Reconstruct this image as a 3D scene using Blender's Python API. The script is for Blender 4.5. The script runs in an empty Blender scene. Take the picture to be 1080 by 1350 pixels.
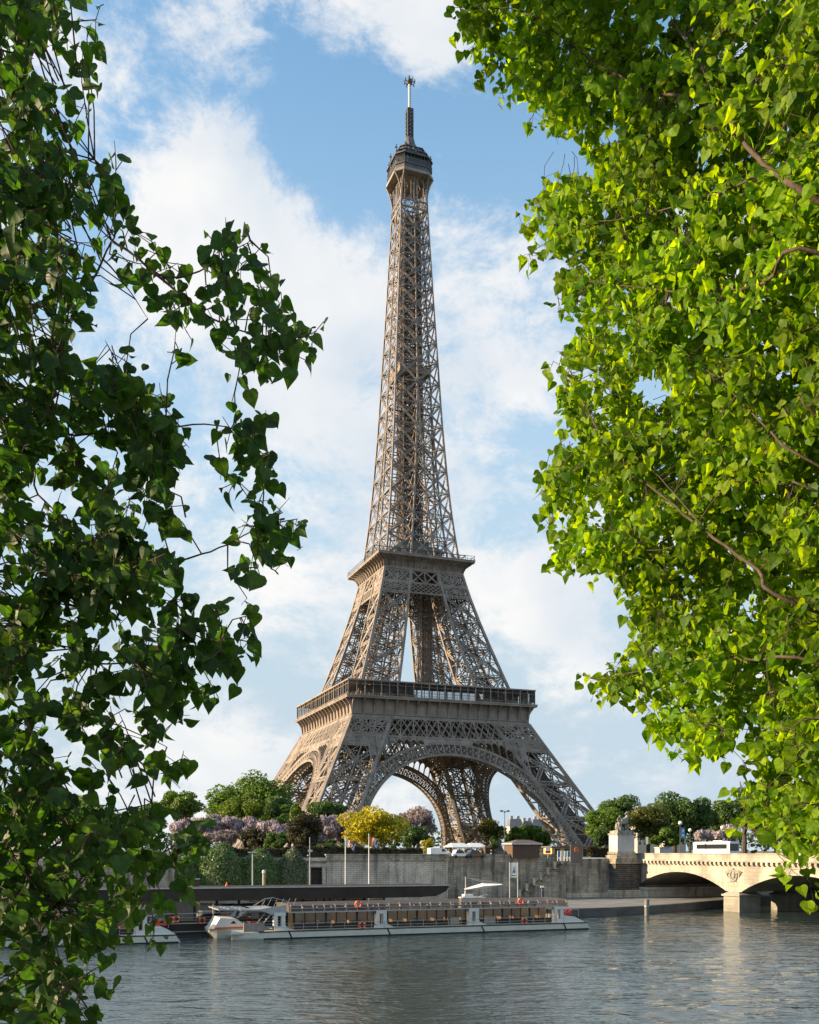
import bpy, math, random
import numpy as np
from mathutils import Vector, Matrix

# ------------------------------------------------------------------ camera, sky, sun, exposure
S = bpy.context.scene
COL = S.collection
F = 1297.0            # focal length in pixels of the 1080 wide photograph
HZ = 1122.0           # row of the horizon
EYE = 11.7            # eye height above the river
TH = 0.36             # the river bank runs this much askew of the picture plane
CT, ST = math.cos(TH), math.sin(TH)

cam = bpy.data.cameras.new('camera')
cam.sensor_fit = 'HORIZONTAL'; cam.sensor_width = 36.0
cam.lens = 36.0 * F / 1080.0
cam.shift_y = (HZ - 675.0) / 1080.0
cam.clip_start = 0.1; cam.clip_end = 20000.0
camo = bpy.data.objects.new('camera', cam); COL.objects.link(camo)
camo.location = (0, 0, EYE); camo.rotation_euler = (math.radians(90), 0, 0)
S.camera = camo

S.view_settings.view_transform = 'Standard'
S.view_settings.look = 'None'
S.view_settings.gamma = 1.0
S.view_settings.exposure = 1.25
S.cycles.max_bounces = 7
S.cycles.transparent_max_bounces = 16
S.cycles.diffuse_bounces = 3
S.cycles.glossy_bounces = 3
S.cycles.transmission_bounces = 4
S.cycles.use_denoising = True
S.cycles.caustics_reflective = False
S.cycles.caustics_refractive = False

SUN_EL = math.radians(17.0)
A_ = math.radians(16.0)
sx = -CT * math.cos(A_) - ST * math.sin(A_)
sy = -ST * math.cos(A_) + CT * math.sin(A_)
to_sun = Vector((sx * math.cos(SUN_EL), sy * math.cos(SUN_EL), math.sin(SUN_EL)))
sun = bpy.data.lights.new('sun', 'SUN'); sun.energy = 5.0; sun.angle = math.radians(0.53)
sun.color = (1.0, 0.77, 0.48)
suno = bpy.data.objects.new('sun', sun); COL.objects.link(suno)
suno.rotation_euler = to_sun.to_track_quat('Z', 'Y').to_euler()
suno.location = (-60, 0, 80)

def dirpx(px, py):
    return Vector((px - 540.0, F, HZ - py)).normalized()

W = bpy.data.worlds.new('World'); S.world = W; W.use_nodes = True
wt = W.node_tree; wt.nodes.clear()
def wn(t, **k):
    n = wt.nodes.new(t)
    for a, b in k.items(): setattr(n, a, b)
    return n
def wl(a, b): wt.links.new(a, b)
def wmath(op, a, b=None, clamp=False):
    n = wn('ShaderNodeMath', operation=op); n.use_clamp = clamp
    for i, v in enumerate((a, b)):
        if v is None: continue
        if isinstance(v, (int, float)): n.inputs[i].default_value = v
        else: wl(v, n.inputs[i])
    return n.outputs[0]
sky = wn('ShaderNodeTexSky'); sky.sky_type = 'NISHITA'; sky.sun_disc = False
sky.sun_elevation = SUN_EL; sky.sun_rotation = math.atan2(to_sun.x, to_sun.y)
sky.altitude = 50; sky.air_density = 1.0; sky.dust_density = 0.7; sky.ozone_density = 1.6
geo = wn('ShaderNodeTexCoord')
DIRV = geo.outputs['Generated']
# cloud field: fractal noise over the dome, helped by a few broad banks of cloud
sc = wn('ShaderNodeVectorMath', operation='MULTIPLY'); wl(DIRV, sc.inputs[0]); sc.inputs[1].default_value = (1.0, 1.0, 1.5)
warp = wn('ShaderNodeTexNoise'); warp.inputs['Scale'].default_value = 2.6; warp.inputs['Detail'].default_value = 3
wl(sc.outputs[0], warp.inputs['Vector'])
wsub = wn('ShaderNodeVectorMath', operation='SUBTRACT'); wl(warp.outputs['Color'], wsub.inputs[0]); wsub.inputs[1].default_value = (.5, .5, .5)
wsc = wn('ShaderNodeVectorMath', operation='SCALE'); wl(wsub.outputs[0], wsc.inputs[0]); wsc.inputs['Scale'].default_value = 0.16
wadd = wn('ShaderNodeVectorMath', operation='ADD'); wl(sc.outputs[0], wadd.inputs[0]); wl(wsc.outputs[0], wadd.inputs[1])
fb = wn('ShaderNodeTexNoise'); fb.inputs['Scale'].default_value = 6.5; fb.inputs['Detail'].default_value = 12; fb.inputs['Roughness'].default_value = 0.69
wl(wadd.outputs[0], fb.inputs['Vector'])
dens = wmath('MULTIPLY', wmath('SUBTRACT', fb.outputs['Fac'], 0.5), 4.2)
CLOUDS = [  # (px, py, radius in radians, weight)
    (255, 235, .06, .50), (300, 300, .075, .45), (400, 360, .09, .45), (440, 400, .06, .2), (215, 300, .07, .3), (330, 390, .10, .3), (180, 400, .12, .25), (300, 150, .025, .15),
    (560, 70, .045, .5), (500, 25, .06, .4), (170, 60, .11, .28), (130, 130, .08, .15), (620, 40, .05, .2), (590, 100, .03, .25),
    (640, 480, .10, .5), (640, 270, .06, .35), (610, 370, .07, .25), (720, 420, .08, .3), (450, 540, .14, .30), (330, 620, .2, .22),
    (680, 640, .14, .12), (740, 790, .08, .40), (660, 800, .08, .3), (280, 900, .14, .22), (300, 985, .10, .35), (740, 985, .045, .5), (770, 890, .045, .4), (860, 1025, .04, .35), (250, 700, .1, .1),
    (450, 230, .06, -.6), (480, 150, .055, -.55), (400, 120, .055, -.5), (520, 300, .03, -.3), (680, 170, .07, -.6), (740, 240, .06, -.3), (640, 340, .03, -.3), (350, 200, .02, -.2),
    (190, 200, .035, -.3), (250, 130, .03, -.2), (840, 960, .06, -.3), (700, 930, .06, -.4), (690, 720, .05, -.2), (410, 480, .03, -.25), (250, 480, .06, -.1)]
for (px, py, r, a) in CLOUDS:
    d = wn('ShaderNodeVectorMath', operation='DISTANCE'); wl(DIRV, d.inputs[0]); d.inputs[1].default_value = dirpx(px, py)
    m = wn('ShaderNodeMapRange'); m.interpolation_type = 'SMOOTHSTEP'
    wl(d.outputs['Value'], m.inputs['Value'])
    m.inputs['From Min'].default_value = 0.0; m.inputs['From Max'].default_value = r * 1.45
    m.inputs['To Min'].default_value = a * .88; m.inputs['To Max'].default_value = 0.0
    dens = wmath('ADD', dens, m.outputs[0])
alpha = wn('ShaderNodeMapRange'); alpha.interpolation_type = 'SMOOTHSTEP'; wl(dens, alpha.inputs['Value'])
alpha.inputs['From Min'].default_value = -0.16; alpha.inputs['From Max'].default_value = 0.66
# bright and slightly grey parts of the cloud
shade = wn('ShaderNodeTexNoise'); shade.inputs['Scale'].default_value = 6.0; shade.inputs['Detail'].default_value = 6
wl(wadd.outputs[0], shade.inputs['Vector'])
shr = wn('ShaderNodeValToRGB'); wl(shade.outputs['Fac'], shr.inputs[0])
shr.color_ramp.elements[0].position = .34; shr.color_ramp.elements[0].color = (5.5, 6.0, 6.55, 1)
shr.color_ramp.elements[1].position = .62; shr.color_ramp.elements[1].color = (7.5, 7.4, 7.25, 1)
# pale band of moist air low over the city
sep = wn('ShaderNodeSeparateXYZ'); wl(DIRV, sep.inputs[0])
low = wn('ShaderNodeMapRange'); low.interpolation_type = 'SMOOTHSTEP'; wl(sep.outputs['Z'], low.inputs['Value'])
low.inputs['From Min'].default_value = 0.12; low.inputs['From Max'].default_value = 0.78
low.inputs['To Min'].default_value = 1.0; low.inputs['To Max'].default_value = 0.0
gain = wn('ShaderNodeVectorMath', operation='MULTIPLY'); wl(sky.outputs[0], gain.inputs[0]); gain.inputs[1].default_value = (1.8, 2.45, 2.5)
mixl = wn('ShaderNodeMix', data_type='RGBA'); wl(low.outputs[0], mixl.inputs['Factor'])
wl(gain.outputs[0], mixl.inputs[6]); mixl.inputs[7].default_value = (4.3, 5.3, 6.05, 1)
mixc = wn('ShaderNodeMix', data_type='RGBA'); wl(wmath('MULTIPLY', alpha.outputs[0], .95), mixc.inputs['Factor'])
wl(mixl.outputs[2], mixc.inputs[6]); wl(shr.outputs[0], mixc.inputs[7])
bg = wn('ShaderNodeBackground'); bg.inputs['Strength'].default_value = 0.056
wl(mixc.outputs[2], bg.inputs['Color'])
wo = wn('ShaderNodeOutputWorld'); wl(bg.outputs[0], wo.inputs['Surface'])

# ------------------------------------------------------------------ helpers
rnd = random.Random(7)
def W2(u, v): return (CT * u - ST * v, ST * u + CT * v)
def U(px, v):
    k = (px - 540.0) / F
    return v * (CT * k + ST) / (CT - ST * k)
def Zp(py, u, v): return EYE - (py - HZ) / F * (ST * u + CT * v)
def at(px, py, Y): return Vector(((px - 540.0) / F * Y, Y, EYE - (py - HZ) / F * Y))

def link(o):
    COL.objects.link(o); return o
def tag(o, label=None, cat=None, group=None, kind=None):
    if label: o['label'] = label
    if cat: o['category'] = cat
    if group: o['group'] = group
    if kind: o['kind'] = kind
    return o
def thing(name, label, cat, u=0.0, v=0.0, z=0.0, rot=0.0, group=None, world=None):
    o = link(bpy.data.objects.new(name, None)); o.empty_display_size = 0.5
    if world is not None: o.location = world; o.rotation_euler = (0, 0, rot)
    else:
        x, y = W2(u, v); o.location = (x, y, z); o.rotation_euler = (0, 0, TH + rot)
    return tag(o, label, cat, group)
def copy_tree(o, parent=None):
    c = link(o.copy())
    if parent is not None: c.parent = parent
    for ch in list(o.children): copy_tree(ch, c)
    return c

class MB:
    """collects shapes and links them as ONE mesh object"""
    def __init__(s): s.v = []; s.f = []; s.bars = []; s.n = 0; s.mi = []; s.cur = 0
    def add(s, vs, fs):
        o = s.n; s.v.extend([tuple(p) for p in vs]); s.n += len(vs)
        s.f.extend([tuple(i + o for i in f) for f in fs]); s.mi.extend([s.cur] * len(fs))
    def box(s, x0, x1, y0, y1, z0, z1):
        s.add([(x0, y0, z0), (x1, y0, z0), (x1, y1, z0), (x0, y1, z0), (x0, y0, z1), (x1, y0, z1), (x1, y1, z1), (x0, y1, z1)],
              [(0, 3, 2, 1), (4, 5, 6, 7), (0, 1, 5, 4), (1, 2, 6, 5), (2, 3, 7, 6), (3, 0, 4, 7)])
    def frustum(s, cx, cy, z0, z1, a0, b0, a1, b1):
        s.add([(cx - a0, cy - b0, z0), (cx + a0, cy - b0, z0), (cx + a0, cy + b0, z0), (cx - a0, cy + b0, z0),
               (cx - a1, cy - b1, z1), (cx + a1, cy - b1, z1), (cx + a1, cy + b1, z1), (cx - a1, cy + b1, z1)],
              [(0, 3, 2, 1), (4, 5, 6, 7), (0, 1, 5, 4), (1, 2, 6, 5), (2, 3, 7, 6), (3, 0, 4, 7)])
    def bar(s, p, q, w, h=None): s.bars.append((tuple(p), tuple(q), w, w if h is None else h))
    def poly(s, pts, w, h=None):
        for a, b in zip(pts[:-1], pts[1:]): s.bar(a, b, w, h)
    def truss(s, p, q, d, n, t, lace=1.0, tl=None):
        p = Vector(p); q = Vector(q); L = q - p; ln = L.length
        if ln < 1e-6: return
        sd = L.cross(Vector(n)).normalized() * (d / 2)
        s.bar(p + sd, q + sd, t); s.bar(p - sd, q - sd, t)
        k = max(2, int(ln / (d * lace)))
        tl = tl or t * .6
        for i in range(k):
            a = p + L * (i / k); b = p + L * ((i + 1) / k)
            if i % 2: s.bar(a + sd, b - sd, tl)
            else: s.bar(a - sd, b + sd, tl)
    def prism(s, pts, axis, a0, a1):
        """closed 2-d outline pushed along an axis; pts in the other two axes"""
        def P(p, a):
            if axis == 'y': return (p[0], a, p[1])
            if axis == 'x': return (a, p[0], p[1])
            return (p[0], p[1], a)
        n = len(pts)
        s.add([P(p, a0) for p in pts] + [P(p, a1) for p in pts],
              [tuple(range(n)), tuple(range(2 * n - 1, n - 1, -1))] + [(i, i + n, (i + 1) % n + n, (i + 1) % n) for i in range(n)])
    def tube(s, pts, radii, n=8, cap=True):
        pts = [Vector(p) for p in pts]
        if not hasattr(radii, '__len__'): radii = [radii] * len(pts)
        rings = []; up = None
        for i, p in enumerate(pts):
            d = (pts[min(i + 1, len(pts) - 1)] - pts[max(i - 1, 0)])
            if d.length < 1e-9: d = Vector((0, 0, 1))
            d.normalize()
            if up is None:
                up = Vector((1, 0, 0)) if abs(d.x) < .8 else Vector((0, 1, 0))
            x = up - d * up.dot(d); x.normalize(); y = d.cross(x); up = x
            rings.append([p + (x * math.cos(2 * math.pi * k / n) + y * math.sin(2 * math.pi * k / n)) * radii[i] for k in range(n)])
        vs = [q for r in rings for q in r]; fs = []
        for i in range(len(pts) - 1):
            for k in range(n):
                fs.append((i * n + k, i * n + (k + 1) % n, (i + 1) * n + (k + 1) % n, (i + 1) * n + k))
        if cap:
            fs.append(tuple(range(n - 1, -1, -1))); b = (len(pts) - 1) * n; fs.append(tuple(range(b, b + n)))
        s.add(vs, fs)
    def lathe(s, cx, cy, prof, n=16):
        vs = []; fs = []
        for (r, z) in prof:
            for k in range(n): vs.append((cx + r * math.cos(2 * math.pi * k / n), cy + r * math.sin(2 * math.pi * k / n), z))
        for i in range(len(prof) - 1):
            for k in range(n): fs.append((i * n + k, i * n + (k + 1) % n, (i + 1) * n + (k + 1) % n, (i + 1) * n + k))
        fs.append(tuple(range(n - 1, -1, -1))); b = (len(prof) - 1) * n; fs.append(tuple(range(b, b + n)))
        s.add(vs, fs)
    def torus(s, c, R, r, ax='y', n=24, m=8, a0=0.0, a1=2 * math.pi):
        full = abs(a1 - a0 - 2 * math.pi) < 1e-6
        k = n if full else n + 1
        vs = []
        for i in range(k):
            t = a0 + (a1 - a0) * i / n
            for j in range(m):
                p = 2 * math.pi * j / m
                a = (R + r * math.cos(p)) * math.cos(t); b = (R + r * math.cos(p)) * math.sin(t); d = r * math.sin(p)
                if ax == 'y': vs.append((c[0] + a, c[1] + d, c[2] + b))
                elif ax == 'z': vs.append((c[0] + a, c[1] + b, c[2] + d))
                else: vs.append((c[0] + d, c[1] + a, c[2] + b))
        fs = []
        for i in range(n):
            for j in range(m):
                fs.append((i * m + j, i * m + (j + 1) % m, ((i + 1) % k) * m + (j + 1) % m, ((i + 1) % k) * m + j))
        s.add(vs, fs)
    def sphere(s, c, r, n=12, m=8, sz=(1, 1, 1)):
        vs = []; fs = []
        for i in range(m + 1):
            t = math.pi * i / m
            for k in range(n):
                a = 2 * math.pi * k / n
                vs.append((c[0] + r * sz[0] * math.sin(t) * math.cos(a), c[1] + r * sz[1] * math.sin(t) * math.sin(a), c[2] + r * sz[2] * math.cos(t)))
        for i in range(m):
            for k in range(n): fs.append((i * n + k, (i + 1) * n + k, (i + 1) * n + (k + 1) % n, i * n + (k + 1) % n))
        s.add(vs, fs)
    def build(s, name, m, parent=None, smooth=False, loc=None):
        nv = s.n
        V = np.array(s.v, dtype=float).reshape(-1, 3)
        faces = list(s.f)
        mi = list(s.mi)
        if s.bars:
            P = np.array([b[0] for b in s.bars], float); Q = np.array([b[1] for b in s.bars], float)
            w = np.array([b[2] for b in s.bars])[:, None] / 2; h = np.array([b[3] for b in s.bars])[:, None] / 2
            D = Q - P; D /= np.maximum(np.linalg.norm(D, axis=1, keepdims=True), 1e-9)
            ref = np.where(np.abs(D[:, 2:3]) > .9, np.array([[1., 0, 0]]), np.array([[0., 0, 1]]))
            A = np.cross(D, ref); A /= np.linalg.norm(A, axis=1, keepdims=True)
            B = np.cross(A, D)
            VB = np.stack([P - A * w - B * h, P + A * w - B * h, P + A * w + B * h, P - A * w + B * h,
                           Q - A * w - B * h, Q + A * w - B * h, Q + A * w + B * h, Q - A * w + B * h], 1).reshape(-1, 3)
            n = len(s.bars); base = nv + np.arange(n)[:, None, None] * 8
            T = np.array([(0, 1, 5, 4), (1, 2, 6, 5), (2, 3, 7, 6), (3, 0, 4, 7), (3, 2, 1, 0), (4, 5, 6, 7)])[None]
            FB = (base + T).reshape(-1, 4)
            V = np.concatenate([V, VB]); faces += FB.tolist(); mi += [0] * len(FB)
        me = bpy.data.meshes.new(name)
        me.from_pydata(V.tolist(), [], faces)
        ms = m if isinstance(m, (list, tuple)) else [m]
        for q in ms: me.materials.append(q)
        if len(ms) > 1: me.polygons.foreach_set('material_index', mi)
        if smooth: me.polygons.foreach_set('use_smooth', [True] * len(me.polygons))
        me.update()
        o = link(bpy.data.objects.new(name, me))
        if parent is not None: o.parent = parent
        if loc is not None: o.location = loc
        return o
# ------------------------------------------------------------------ materials (all procedural)
def nt(name):
    m = bpy.data.materials.new(name); m.use_nodes = True
    t = m.node_tree; t.nodes.clear()
    out = t.nodes.new('ShaderNodeOutputMaterial')
    return m, t, out
def nd(t, ty, **k):
    n = t.nodes.new(ty)
    for a, b in k.items(): setattr(n, a, b)
    return n
def mat(name, col, rough=.6, metal=0.0, var=.18, scale=2.0, bump=0.0, bscale=None, spec=.4, col2=None, stretch=(1, 1, 1), detail=5, coat=0.0):
    m, t, out = nt(name)
    p = nd(t, 'ShaderNodeBsdfPrincipled'); p.inputs['Roughness'].default_value = rough
    p.inputs['Metallic'].default_value = metal; p.inputs['Specular IOR Level'].default_value = spec
    if coat: p.inputs['Coat Weight'].default_value = coat
    tc = nd(t, 'ShaderNodeTexCoord'); mp = nd(t, 'ShaderNodeMapping'); mp.inputs['Scale'].default_value = stretch
    t.links.new(tc.outputs['Object'], mp.inputs[0])
    no = nd(t, 'ShaderNodeTexNoise'); no.inputs['Scale'].default_value = scale; no.inputs['Detail'].default_value = detail
    t.links.new(mp.outputs[0], no.inputs['Vector'])
    r = nd(t, 'ShaderNodeValToRGB'); t.links.new(no.outputs['Fac'], r.inputs[0])
    c2 = col2 or tuple(min(1, c * (1 + var)) for c in col)
    c1 = col if col2 else tuple(c * (1 - var) for c in col)
    r.color_ramp.elements[0].position = .32; r.color_ramp.elements[0].color = (*c1, 1)
    r.color_ramp.elements[1].position = .68; r.color_ramp.elements[1].color = (*c2, 1)
    t.links.new(r.outputs[0], p.inputs['Base Color'])
    if bump:
        n2 = nd(t, 'ShaderNodeTexNoise'); n2.inputs['Scale'].default_value = bscale or scale * 4; n2.inputs['Detail'].default_value = 4
        t.links.new(mp.outputs[0], n2.inputs['Vector'])
        b = nd(t, 'ShaderNodeBump'); b.inputs['Strength'].default_value = 1; b.inputs['Distance'].default_value = bump
        t.links.new(n2.outputs['Fac'], b.inputs['Height']); t.links.new(b.outputs[0], p.inputs['Normal'])
    t.links.new(p.outputs[0], out.inputs['Surface'])
    return m
def leafmat(name, cols, trans, tw=.4, rough=.5, spec=.35, clump=None, mottle=None):
    """foliage: each leaf has its own shade of the colours; light passes through it"""
    m, t, out = nt(name)
    g = nd(t, 'ShaderNodeNewGeometry')
    r = nd(t, 'ShaderNodeValToRGB'); el = r.color_ramp.elements
    el[0].position = 0; el[0].color = (*cols[0], 1); el[1].position = 1; el[1].color = (*cols[-1], 1)
    for i, c in enumerate(cols[1:-1]):
        e = el.new((i + 1) / (len(cols) - 1)); e.color = (*c, 1)
    t.links.new(g.outputs['Random Per Island'], r.inputs[0])
    colr = r.outputs[0]
    if clump:
        tc = nd(t, 'ShaderNodeTexCoord'); no = nd(t, 'ShaderNodeTexNoise'); no.inputs['Scale'].default_value = clump; no.inputs['Detail'].default_value = 2
        t.links.new(tc.outputs['Object'], no.inputs['Vector'])
        mr = nd(t, 'ShaderNodeMapRange'); t.links.new(no.outputs['Fac'], mr.inputs['Value'])
        mr.inputs['From Min'].default_value = .3; mr.inputs['From Max'].default_value = .7; mr.inputs['To Min'].default_value = .65; mr.inputs['To Max'].default_value = 1.35
        vm = nd(t, 'ShaderNodeVectorMath', operation='SCALE'); t.links.new(colr, vm.inputs[0]); t.links.new(mr.outputs[0], vm.inputs['Scale'])
        colr = vm.outputs[0]
    if mottle:
        tc = nd(t, 'ShaderNodeTexCoord'); no = nd(t, 'ShaderNodeTexNoise'); no.inputs['Scale'].default_value = mottle; no.inputs['Detail'].default_value = 3
        t.links.new(tc.outputs['Object'], no.inputs['Vector'])
        mr = nd(t, 'ShaderNodeMapRange'); t.links.new(no.outputs['Fac'], mr.inputs['Value'])
        mr.inputs['From Min'].default_value = .35; mr.inputs['From Max'].default_value = .65; mr.inputs['To Min'].default_value = .72; mr.inputs['To Max'].default_value = 1.25
        vm = nd(t, 'ShaderNodeVectorMath', operation='SCALE'); t.links.new(colr, vm.inputs[0]); t.links.new(mr.outputs[0], vm.inputs['Scale'])
        colr = vm.outputs[0]
    p = nd(t, 'ShaderNodeBsdfPrincipled'); p.inputs['Roughness'].default_value = rough; p.inputs['Specular IOR Level'].default_value = spec
    t.links.new(colr, p.inputs['Base Color'])
    tr = nd(t, 'ShaderNodeBsdfTranslucent')
    mu = nd(t, 'ShaderNodeMix', data_type='RGBA'); mu.blend_type = 'MULTIPLY'; mu.inputs['Factor'].default_value = 1
    t.links.new(colr, mu.inputs[6]); mu.inputs[7].default_value = (*trans, 1)
    t.links.new(mu.outputs[2], tr.inputs['Color'])
    mx = nd(t, 'ShaderNodeMixShader'); mx.inputs[0].default_value = tw
    t.links.new(p.outputs[0], mx.inputs[1]); t.links.new(tr.outputs[0], mx.inputs[2])
    t.links.new(mx.outputs[0], out.inputs['Surface'])
    return m
def stone(name, c_lo, c_hi, mortar, bw=1.1, bh=.5, streak=.75, moff=.012, dark=(.05, .048, .043), plane='xz', bump=.02, stain=(.42, .66)):
    """coursed ashlar with rain streaks and soot"""
    m, t, out = nt(name)
    p = nd(t, 'ShaderNodeBsdfPrincipled'); p.inputs['Roughness'].default_value = .85; p.inputs['Specular IOR Level'].default_value = .25
    tc = nd(t, 'ShaderNodeTexCoord'); sp = nd(t, 'ShaderNodeSeparateXYZ'); t.links.new(tc.outputs['Object'], sp.inputs[0])
    cb = nd(t, 'ShaderNodeCombineXYZ')
    t.links.new(sp.outputs['Y' if plane == 'yz' else 'X'], cb.inputs[0]); t.links.new(sp.outputs['Z'], cb.inputs[1])
    br = nd(t, 'ShaderNodeTexBrick'); t.links.new(cb.outputs[0], br.inputs['Vector'])
    br.inputs['Color1'].default_value = (*c_lo, 1); br.inputs['Color2'].default_value = (*c_hi, 1); br.inputs['Mortar'].default_value = (*mortar, 1)
    br.inputs['Scale'].default_value = 1; br.inputs['Brick Width'].default_value = bw; br.inputs['Row Height'].default_value = bh
    br.inputs['Mortar Size'].default_value = moff; br.inputs['Mortar Smooth'].default_value = .3
    mp = nd(t, 'ShaderNodeMapping'); mp.inputs['Scale'].default_value = (1.0, 1.0, .16); t.links.new(tc.outputs['Object'], mp.inputs[0])
    n1 = nd(t, 'ShaderNodeTexNoise'); n1.inputs['Scale'].default_value = .8; n1.inputs['Detail'].default_value = 8; n1.inputs['Roughness'].default_value = .65
    t.links.new(mp.outputs[0], n1.inputs['Vector'])
    mr = nd(t, 'ShaderNodeMapRange'); t.links.new(n1.outputs['Fac'], mr.inputs['Value'])
    mr.inputs['From Min'].default_value = stain[0]; mr.inputs['From Max'].default_value = stain[1]; mr.inputs['To Max'].default_value = streak
    n2 = nd(t, 'ShaderNodeTexNoise'); n2.inputs['Scale'].default_value = .22; n2.inputs['Detail'].default_value = 6; t.links.new(tc.outputs['Object'], n2.inputs['Vector'])
    mr2 = nd(t, 'ShaderNodeMapRange'); t.links.new(n2.outputs['Fac'], mr2.inputs['Value'])
    mr2.inputs['From Min'].default_value = .3; mr2.inputs['From Max'].default_value = .7; mr2.inputs['To Min'].default_value = .6; mr2.inputs['To Max'].default_value = 1.2
    vm = nd(t, 'ShaderNodeVectorMath', operation='SCALE'); t.links.new(br.outputs['Color'], vm.inputs[0]); t.links.new(mr2.outputs[0], vm.inputs['Scale'])
    mx = nd(t, 'ShaderNodeMix', data_type='RGBA'); t.links.new(mr.outputs[0], mx.inputs['Factor']); t.links.new(vm.outputs[0], mx.inputs[6]); mx.inputs[7].default_value = (*dark, 1)
    t.links.new(mx.outputs[2], p.inputs['Base Color'])
    n3 = nd(t, 'ShaderNodeTexNoise'); n3.inputs['Scale'].default_value = 3; n3.inputs['Detail'].default_value = 6; t.links.new(tc.outputs['Object'], n3.inputs['Vector'])
    ad = nd(t, 'ShaderNodeMath', operation='MULTIPLY_ADD'); t.links.new(br.outputs['Fac'], ad.inputs[0]); ad.inputs[1].default_value = -1.0; t.links.new(n3.outputs['Fac'], ad.inputs[2])
    b = nd(t, 'ShaderNodeBump'); b.inputs['Distance'].default_value = bump; t.links.new(ad.outputs[0], b.inputs['Height']); t.links.new(b.outputs[0], p.inputs['Normal'])
    t.links.new(p.outputs[0], out.inputs['Surface'])
    return m
def glassmat(name, tint=(.75, .8, .8), refl=.18, rough=.03):
    m, t, out = nt(name)
    tr = nd(t, 'ShaderNodeBsdfTransparent'); tr.inputs[0].default_value = (*tint, 1)
    gl = nd(t, 'ShaderNodeBsdfGlossy'); gl.inputs['Roughness'].default_value = rough; gl.inputs[0].default_value = (.9, .95, 1, 1)
    fr = nd(t, 'ShaderNodeFresnel'); fr.inputs[0].default_value = 1.5
    ad = nd(t, 'ShaderNodeMath', operation='ADD'); ad.use_clamp = True; t.links.new(fr.outputs[0], ad.inputs[0]); ad.inputs[1].default_value = refl
    mx = nd(t, 'ShaderNodeMixShader'); t.links.new(ad.outputs[0], mx.inputs[0]); t.links.new(tr.outputs[0], mx.inputs[1]); t.links.new(gl.outputs[0], mx.inputs[2])
    t.links.new(mx.outputs[0], out.inputs['Surface'])
    return m
def veilmat(name, col, through):
    m, t, out = nt(name)
    tr = nd(t, 'ShaderNodeBsdfTransparent'); tr.inputs[0].default_value = (.8, .72, .65, 1)
    df = nd(t, 'ShaderNodeBsdfPrincipled'); df.inputs['Base Color'].default_value = (*col, 1); df.inputs['Roughness'].default_value = .5; df.inputs['Specular IOR Level'].default_value = .15
    mx = nd(t, 'ShaderNodeMixShader'); mx.inputs[0].default_value = 1 - through; t.links.new(tr.outputs[0], mx.inputs[1]); t.links.new(df.outputs[0], mx.inputs[2])
    t.links.new(mx.outputs[0], out.inputs['Surface'])
    return m
def watermat():
    m, t, out = nt('river water')
    p = nd(t, 'ShaderNodeBsdfPrincipled'); p.inputs['Base Color'].default_value = (.032, .048, .044, 1)
    p.inputs['Roughness'].default_value = .04; p.inputs['IOR'].default_value = 1.62; p.inputs['Specular IOR Level'].default_value = .5
    tc = nd(t, 'ShaderNodeTexCoord')
    hs = None
    for (sc_, amp, st, rot) in ((.45, .30, (.5, 1.0, 1), .2), (1.3, .17, (.5, 1.1, 1), -.25), (3.6, .045, (.7, 1.1, 1), .4)):
        mp = nd(t, 'ShaderNodeMapping'); mp.inputs['Scale'].default_value = st; mp.inputs['Rotation'].default_value = (0, 0, rot)
        t.links.new(tc.outputs['Object'], mp.inputs[0])
        n = nd(t, 'ShaderNodeTexNoise'); n.inputs['Scale'].default_value = sc_; n.inputs['Detail'].default_value = 2; n.inputs['Roughness'].default_value = .45
        n.inputs['Distortion'].default_value = .4
        t.links.new(mp.outputs[0], n.inputs['Vector'])
        k = nd(t, 'ShaderNodeMath', operation='MULTIPLY'); t.links.new(n.outputs['Fac'], k.inputs[0]); k.inputs[1].default_value = amp
        if hs is None: hs = k.outputs[0]
        else:
            a = nd(t, 'ShaderNodeMath', operation='ADD'); t.links.new(hs, a.inputs[0]); t.links.new(k.outputs[0], a.inputs[1]); hs = a.outputs[0]
    # cat's-paws: patches of rougher and calmer water
    npz = nd(t, 'ShaderNodeTexNoise'); npz.inputs['Scale'].default_value = .045; npz.inputs['Detail'].default_value = 3; t.links.new(tc.outputs['Object'], npz.inputs['Vector'])
    mr = nd(t, 'ShaderNodeMapRange'); t.links.new(npz.outputs['Fac'], mr.inputs['Value']); mr.inputs['From Min'].default_value = .35; mr.inputs['From Max'].default_value = .65
    mr.inputs['To Min'].default_value = .55; mr.inputs['To Max'].default_value = 1.25
    k = nd(t, 'ShaderNodeMath', operation='MULTIPLY'); t.links.new(hs, k.inputs[0]); t.links.new(mr.outputs[0], k.inputs[1])
    b = nd(t, 'ShaderNodeBump'); b.inputs['Strength'].default_value = 1; b.inputs['Distance'].default_value = 1.0
    t.links.new(k.outputs[0], b.inputs['Height']); t.links.new(b.outputs[0], p.inputs['Normal'])
    t.links.new(p.outputs[0], out.inputs['Surface'])
    return m

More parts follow.
